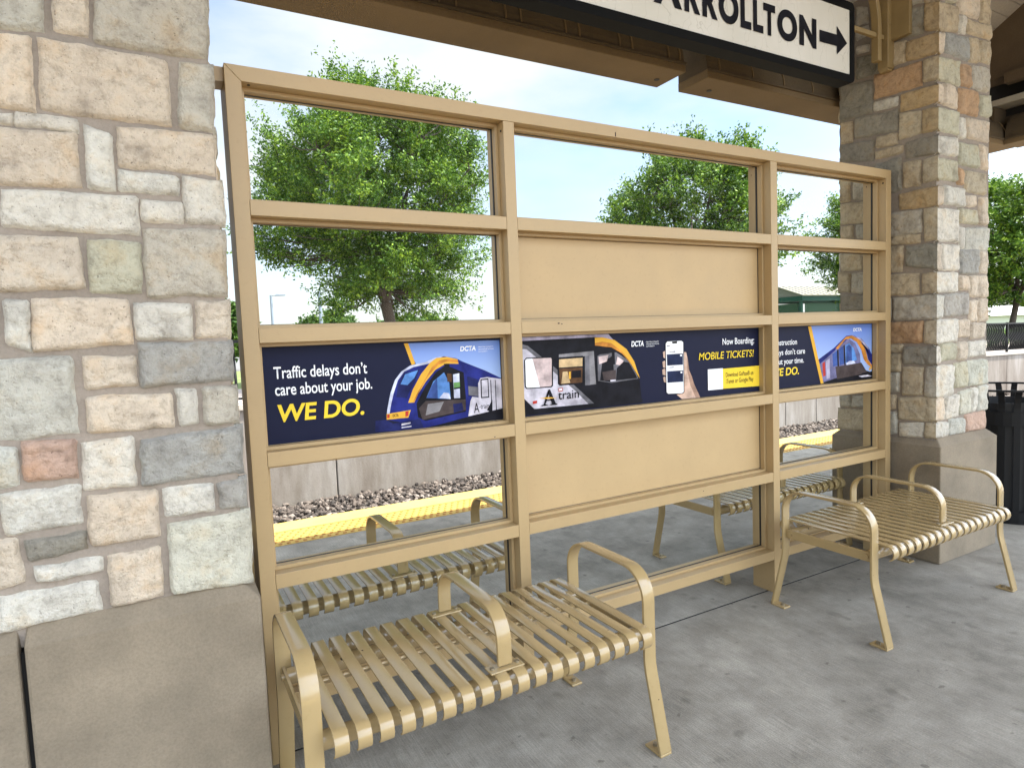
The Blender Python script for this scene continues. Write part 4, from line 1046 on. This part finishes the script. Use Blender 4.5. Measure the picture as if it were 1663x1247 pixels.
# ---------------------------------------------------------------- trash can
TX, TY = 5.22, 0.0
tcn = thing('trash_can', 'black slatted metal trash can with flared top bars behind the right pillar', 'trash can', (TX, TY, 0))
def cring(m, r0_, r1_, z0, z1, n=40):
    rows = [[(TX + r * math.cos(2 * math.pi * k / n), TY + r * math.sin(2 * math.pi * k / n), z) for k in range(n)] for r, z in ((r0_, z0), (r1_, z0), (r1_, z1), (r0_, z1), (r0_, z0))]
    m.quadgrid(rows, 0, False, True)
m = MB(); cring(m, 0.295, 0.31, 0.70, 0.80); m.build('band', M['black'], tcn)
m = MB(); cring(m, 0.285, 0.31, 0.03, 0.09); m.build('band', M['black'], tcn)
m = MB(); cring(m, 0.362, 0.378, 0.948, 0.962); m.build('top_rim', M['black'], tcn)
m = MB(); n = 22
for k in range(n):
    a = 2 * math.pi * k / n; ca, sa = math.cos(a), math.sin(a)
    pth = [(0.302, 0.05), (0.302, 0.78)] + [(0.302 + 0.068 * (1 - math.cos(R(q))), 0.80 + 0.152 * math.sin(R(q))) for q in range(10, 91, 16)]
    rows = []
    for r, z in pth:
        rows.append([(TX + ca * (r + dr) - sa * dt, TY + sa * (r + dr) + ca * dt, z) for dr, dt in ((-0.004, -0.019), (0.004, -0.019), (0.004, 0.019), (-0.004, 0.019))])
    m.quadgrid(rows, 0, False, True)
m.build('slats', M['black'], tcn)
m = MB(); cring(m, 0.0, 0.262, 0.04, 0.05); cring(m, 0.255, 0.262, 0.05, 0.86); m.build('liner', plain('dark_liner', (0.02, 0.02, 0.022), 0.5), tcn)
m = MB(); cring(m, 0.0, 0.30, 0.0, 0.03); m.build('base_plate', M['black'], tcn)

# ---------------------------------------------------------------- trees
def tree(name, label, x, y, z0, zc, rx, rz, fork, seed, cat='tree', group=None, leaf='leaf', tips=520, per=80, lsize=0.085, lean=0.0, trunk_r=0.16):
    rr = random.Random(seed); root = thing(name, label, cat, (x, y, z0), group)
    top = Vector((x + lean, y, fork)); base = Vector((x, y, z0 - 0.05))
    nodes = [(base, trunk_r * 1.25, None)]; tm = MB()
    tm.tube([base, base.lerp(top, 0.15), base.lerp(top, 0.55) + Vector((0.04, 0.02, 0)), top], [trunk_r * 1.35, trunk_r * 1.05, trunk_r * 0.95, trunk_r], 10)
    skel = []
    nl = 9
    for i in range(nl):
        a = 2 * math.pi * i / nl + rr.uniform(-0.3, 0.3); rad = rr.uniform(0.25, 0.8) * rx
        end = Vector((x + lean + math.cos(a) * rad, y + math.sin(a) * rad, zc + rz * rr.uniform(0.25, 0.8) * (1 - 0.45 * (rad / rx))))
        c1 = top + Vector((math.cos(a) * rad * 0.25, math.sin(a) * rad * 0.25, (end.z - top.z) * 0.45))
        pts = []
        for k in range(10):
            t = k / 9; p = top * (1 - t) ** 2 + c1 * 2 * t * (1 - t) + end * t * t
            if 0 < k < 9: p = p + Vector((rr.uniform(-1, 1), rr.uniform(-1, 1), rr.uniform(-1, 1))) * 0.05
            pts.append(p)
        rs = [trunk_r * 0.55 * (1 - 0.85 * k / 9) + 0.008 for k in range(10)]
        tm.tube(pts, rs, 6, 0, False)
        skel += [(p, r) for p, r in zip(pts, rs)][1:]
    tipp = []
    while len(tipp) < tips:
        v = Vector((rr.uniform(-1, 1), rr.uniform(-1, 1), rr.uniform(-1, 1)))
        l = v.length
        if l > 1 or l < 0.05: continue
        lump = 0.78 + 0.46 * noise.noise(v.normalized() * 2.3 + Vector((seed * 3.1, 1, 2))) + 0.24 * noise.noise(v.normalized() * 6 + Vector((seed, 7, 2)))
        if l > lump or (l < 0.45 and rr.random() < 0.8): continue
        taper = 1.0 if v.z < 0.1 else 1.0 - 0.28 * v.z
        low = 1.0 - 0.1 * max(0, -v.z - 0.3)
        tipp.append(Vector((x + lean + v.x * rx * taper * low * 1.05, y + v.y * rx * taper * low * 1.05, zc + v.z * rz * 1.05)))
    tm2 = []
    lv, lf = [], []
    for p in tipp:
        best = min(skel, key=lambda s: (s[0] - p).length + max(0, s[0].z - p.z) * 0.9)
        q = best[0]; mid = q.lerp(p, 0.5) + Vector((0, 0, -0.06 * (p - q).length)) + Vector((rr.uniform(-1, 1), rr.uniform(-1, 1), 0)) * 0.06
        tm.tube([q, mid, p], [min(best[1] * 0.8, 0.032), 0.018, 0.005], 4, 0, False)
        out = (p - Vector((x + lean, y, zc - rz * 0.6))).normalized()
        nt_ = 7
        for tw in range(nt_):
            st = q.lerp(p, rr.uniform(0.55, 1.0))
            dr_ = (out * 0.9 + Vector((rr.uniform(-1, 1), rr.uniform(-1, 1), rr.uniform(-0.35, 1.0)))).normalized()
            ln = rx * rr.uniform(0.12, 0.27)
            for k in range(per // nt_):
                t = rr.random()
                c = st + dr_ * (ln * t) + Vector((rr.gauss(0, 1), rr.gauss(0, 1), rr.gauss(0, 0.8))) * (rx * 0.019)
                d = (dr_ * 0.5 + Vector((rr.uniform(-1, 1), rr.uniform(-1, 1), rr.uniform(-1.2, 0.6)))).normalized()
                sdv = d.cross(Vector((rr.uniform(-1, 1), rr.uniform(-1, 1), rr.uniform(0.2, 1)))).normalized()
                s = lsize * rr.uniform(0.6, 1.25); b = len(lv)
                lv += [c - d * s * 0.5, c + sdv * s * 0.27, c + d * s * 0.6, c - sdv * s * 0.27]; lf.append((b, b + 1, b + 2, b + 3))
    tm.build('trunk', M['bark'], root, normals=False)
    lm = MB(); lm.v = [tuple(v) for v in lv]; lm.f = lf; lm.mi = [0] * len(lf); lm.sm = [False] * len(lf)
    lm.build('crown', M[leaf], root, normals=False)
    return root
RG = 'street trees in a row beyond the retaining wall'
tree('shade_tree', 'full round leafy tree seen through the upper left panes, dark trunk below', 5.75, 15, 0.4, 5.35, 3.65, 3.45, 2.6, 5, group=RG, tips=600, per=310, lsize=0.086, lean=-0.35, trunk_r=0.165)
tree('shade_tree', 'leafy tree rising above the blank tan panel in the middle bay', 17.25, 15, 0.4, 5.55, 3.6, 3.3, 2.7, 9, group=RG, tips=460, per=170, lsize=0.12)
tree('shade_tree', 'leafy tree half hidden by the right pillar, behind the green shelter', 29.6, 15, 0.4, 5.0, 3.9, 3.2, 2.6, 14, group=RG, tips=420, per=160, lsize=0.13)
tree('shade_tree', 'leafy tree at the right edge beyond the trash can, with a leaning trunk', 41.9, 15.3, 0.3, 5.6, 5.0, 3.8, 2.6, 21, group=RG, tips=460, per=160, lsize=0.17, lean=0.9)
HG = 'distant bushy trees on the horizon'
def far(label, x, y, zc, rx, rz, seed): tree('bushy_tree', label, x, y, 0.3, zc, rx, rz, 0.9, seed, 'tree', HG, 'leafdark', 200, 60, 0.30, 0, 0.12)
far('bushy green tree in the gap between left pillar and windscreen', 2.35, 32, 2.5, 1.7, 1.9, 31)
far('low rounded tree on the horizon behind the lamp post', 11.0, 46, 2.2, 3.0, 1.75, 33)
far('distant bushy tree right of the big trunk in the left bay', 19.0, 52, 2.0, 3.4, 1.8, 34)
far('widest distant tree, just left of the second post', 25.4, 60, 2.2, 3.6, 2.0, 35)
far('faint distant tree under the left end of the shelter roof', 62.0, 48, 1.6, 3.2, 1.9, 36)
far('dark distant tree behind the white roofed building', 98, 40, 3.4, 5.0, 2.6, 37)
tree('bushy_tree', 'dark green tree clump beside the middle post, left of the blank panel', 12.55, 17.5, 0.4, 3.35, 1.6, 1.3, 1.9, 41, 'tree', None, 'leafdark', 240, 70, 0.10, 0, 0.08)

# ---------------------------------------------------------------- lamp posts
def lamp(label, x, y, h, kind, pr_=0.075):
    t = thing('lamp_post', label, 'lamp post', (x, y, 0.4), 'parking lot lamp posts')
    m = MB(); m.tube([(x, y, 0.3), (x, y, h)], [pr_ * 1.2, pr_], 8); m.build('pole', M['galv'], t)
    if kind == 'arm':
        m = MB(); m.tube([(x, y, h - 0.05), (x + 0.35, y - 0.1, h)], 0.04, 6); m.build('arm', M['galv'], t)
        m = MB(); m.prism([(x + 0.3, h - 0.07), (x + 1.05, h - 0.04), (x + 1.05, h + 0.06), (x + 0.4, h + 0.1)], 1, y - 0.28, y + 0.08); m.build('lamp_head', M['galv'], t, bevel=0.02)
    elif kind == 'twin':
        for s in (-1, 1):
            m = MB(); m.prism([(x + s * 0.1, h - 0.1), (x + s * 1.2, h - 0.06), (x + s * 1.2, h + 0.1), (x + s * 0.1, h)], 1, y - 0.3, y + 0.3); m.build('lamp_head', M['whitewall'], t, bevel=0.02)
lamp('thin grey lamp post with a single arm, left of the big tree', 7.65, 50, 5.55, 'arm', 0.09)
lamp('thicker grey pole standing in front of the low rounded tree', 9.15, 40, 5.0, 'pole', 0.11)
lamp('twin headed white lamp barely showing above the rail in the left bay', 26.5, 60, 3.95, 'twin', 0.08)

# ---------------------------------------------------------------- shelter and low building
SHX, SHY = 34.9, 24.6
sh = thing('bus_shelter', 'dark green bus shelter with pale gabled metal roof seen beside the right pillar', 'shelter', (SHX + 3, SHY + 1.5, 0.3))
ex0, ex1, ey0, ey1, ez, rzz = SHX + 0.1, SHX + 8, SHY - 1.15, SHY + 2.2, 3.38, 4.02
ym = (ey0 + ey1) / 2
m = MB(); m.prism([(ey0, ez + 0.02), (ey1, ez + 0.02), (ym, rzz - 0.03)], 0, ex0 + 0.05, ex0 + 0.12); m.build('gable_end', M['greygable'], sh)
for a, b in ((ey0 - 0.1, ym), (ey1 + 0.1, ym)):
    m = MB(); m.prism([(a, ez), (b, rzz), (b, rzz + 0.06), (a, ez + 0.06)], 0, ex0 - 0.1, ex1 + 0.1)
    rf = m.build('roof', M['creamroof'], sh)
    m = MB()
    for k in range(14):
        xx = ex0 + 0.3 + k * 0.6; m.prism([(a, ez + 0.06), (b, rzz + 0.06), (b, rzz + 0.10), (a, ez + 0.10)], 0, xx, xx + 0.04)
    m.build('standing_seams', M['creamroof'], rf)
m = MB(); m.box(ex0, ex1, ey0, ey0 + 0.08, ez - 0.32, ez); m.box(ex0, ex1, ey1 - 0.08, ey1, ez - 0.32, ez); m.box(ex0, ex0 + 0.08, ey0 + 0.08, ey1 - 0.08, ez - 0.32, ez); m.box(ex1 - 0.08, ex1, ey0 + 0.08, ey1 - 0.08, ez - 0.32, ez)
m.build('eave_beam', M['green'], sh)
for xx in (ex0 + 0.05, ex0 + 4, ex1 - 0.2):
    for yy in (ey0 + 0.1, ey1 - 0.22):
        m = MB(); m.box(xx, xx + 0.16, yy, yy + 0.16, 0.3, ez - 0.32); m.build('post', M['green'], sh)
m = MB(); m.box(ex0 + 0.5, ex1 - 0.4, ey0 + 0.16, ey0 + 0.19, 0.6, ez - 0.45); m.box(ex0 + 0.10, ex0 + 0.13, ey0 + 0.4, ey1 - 0.9, 0.6, ez - 0.45); m.build('mesh_panel', M['screen'], sh)
bd = thing('low_building', 'low building with white sloping roof and beige wall beyond the railing', 'building', (67, 28, 0.3))
m = MB(); m.box(59, 75, 26, 32, 0.3, 1.75); m.build('wall', M['beige'], bd)
m = MB(); m.prism([(25.6, 1.72), (29, 2.62), (32.4, 1.72), (32.4, 1.82), (29, 2.74), (25.6, 1.82)], 0, 58.6, 75.4); m.build('roof', M['whitewall'], bd)
m = MB(); m.tube([(64.6, 27.5, 2.3), (64.6, 27.5, 2.75)], 0.12, 8); m.tube([(64.6, 27.5, 2.75), (64.6, 27.5, 2.9)], 0.22, 8); m.build('roof_vent', M['whitewall'], bd)
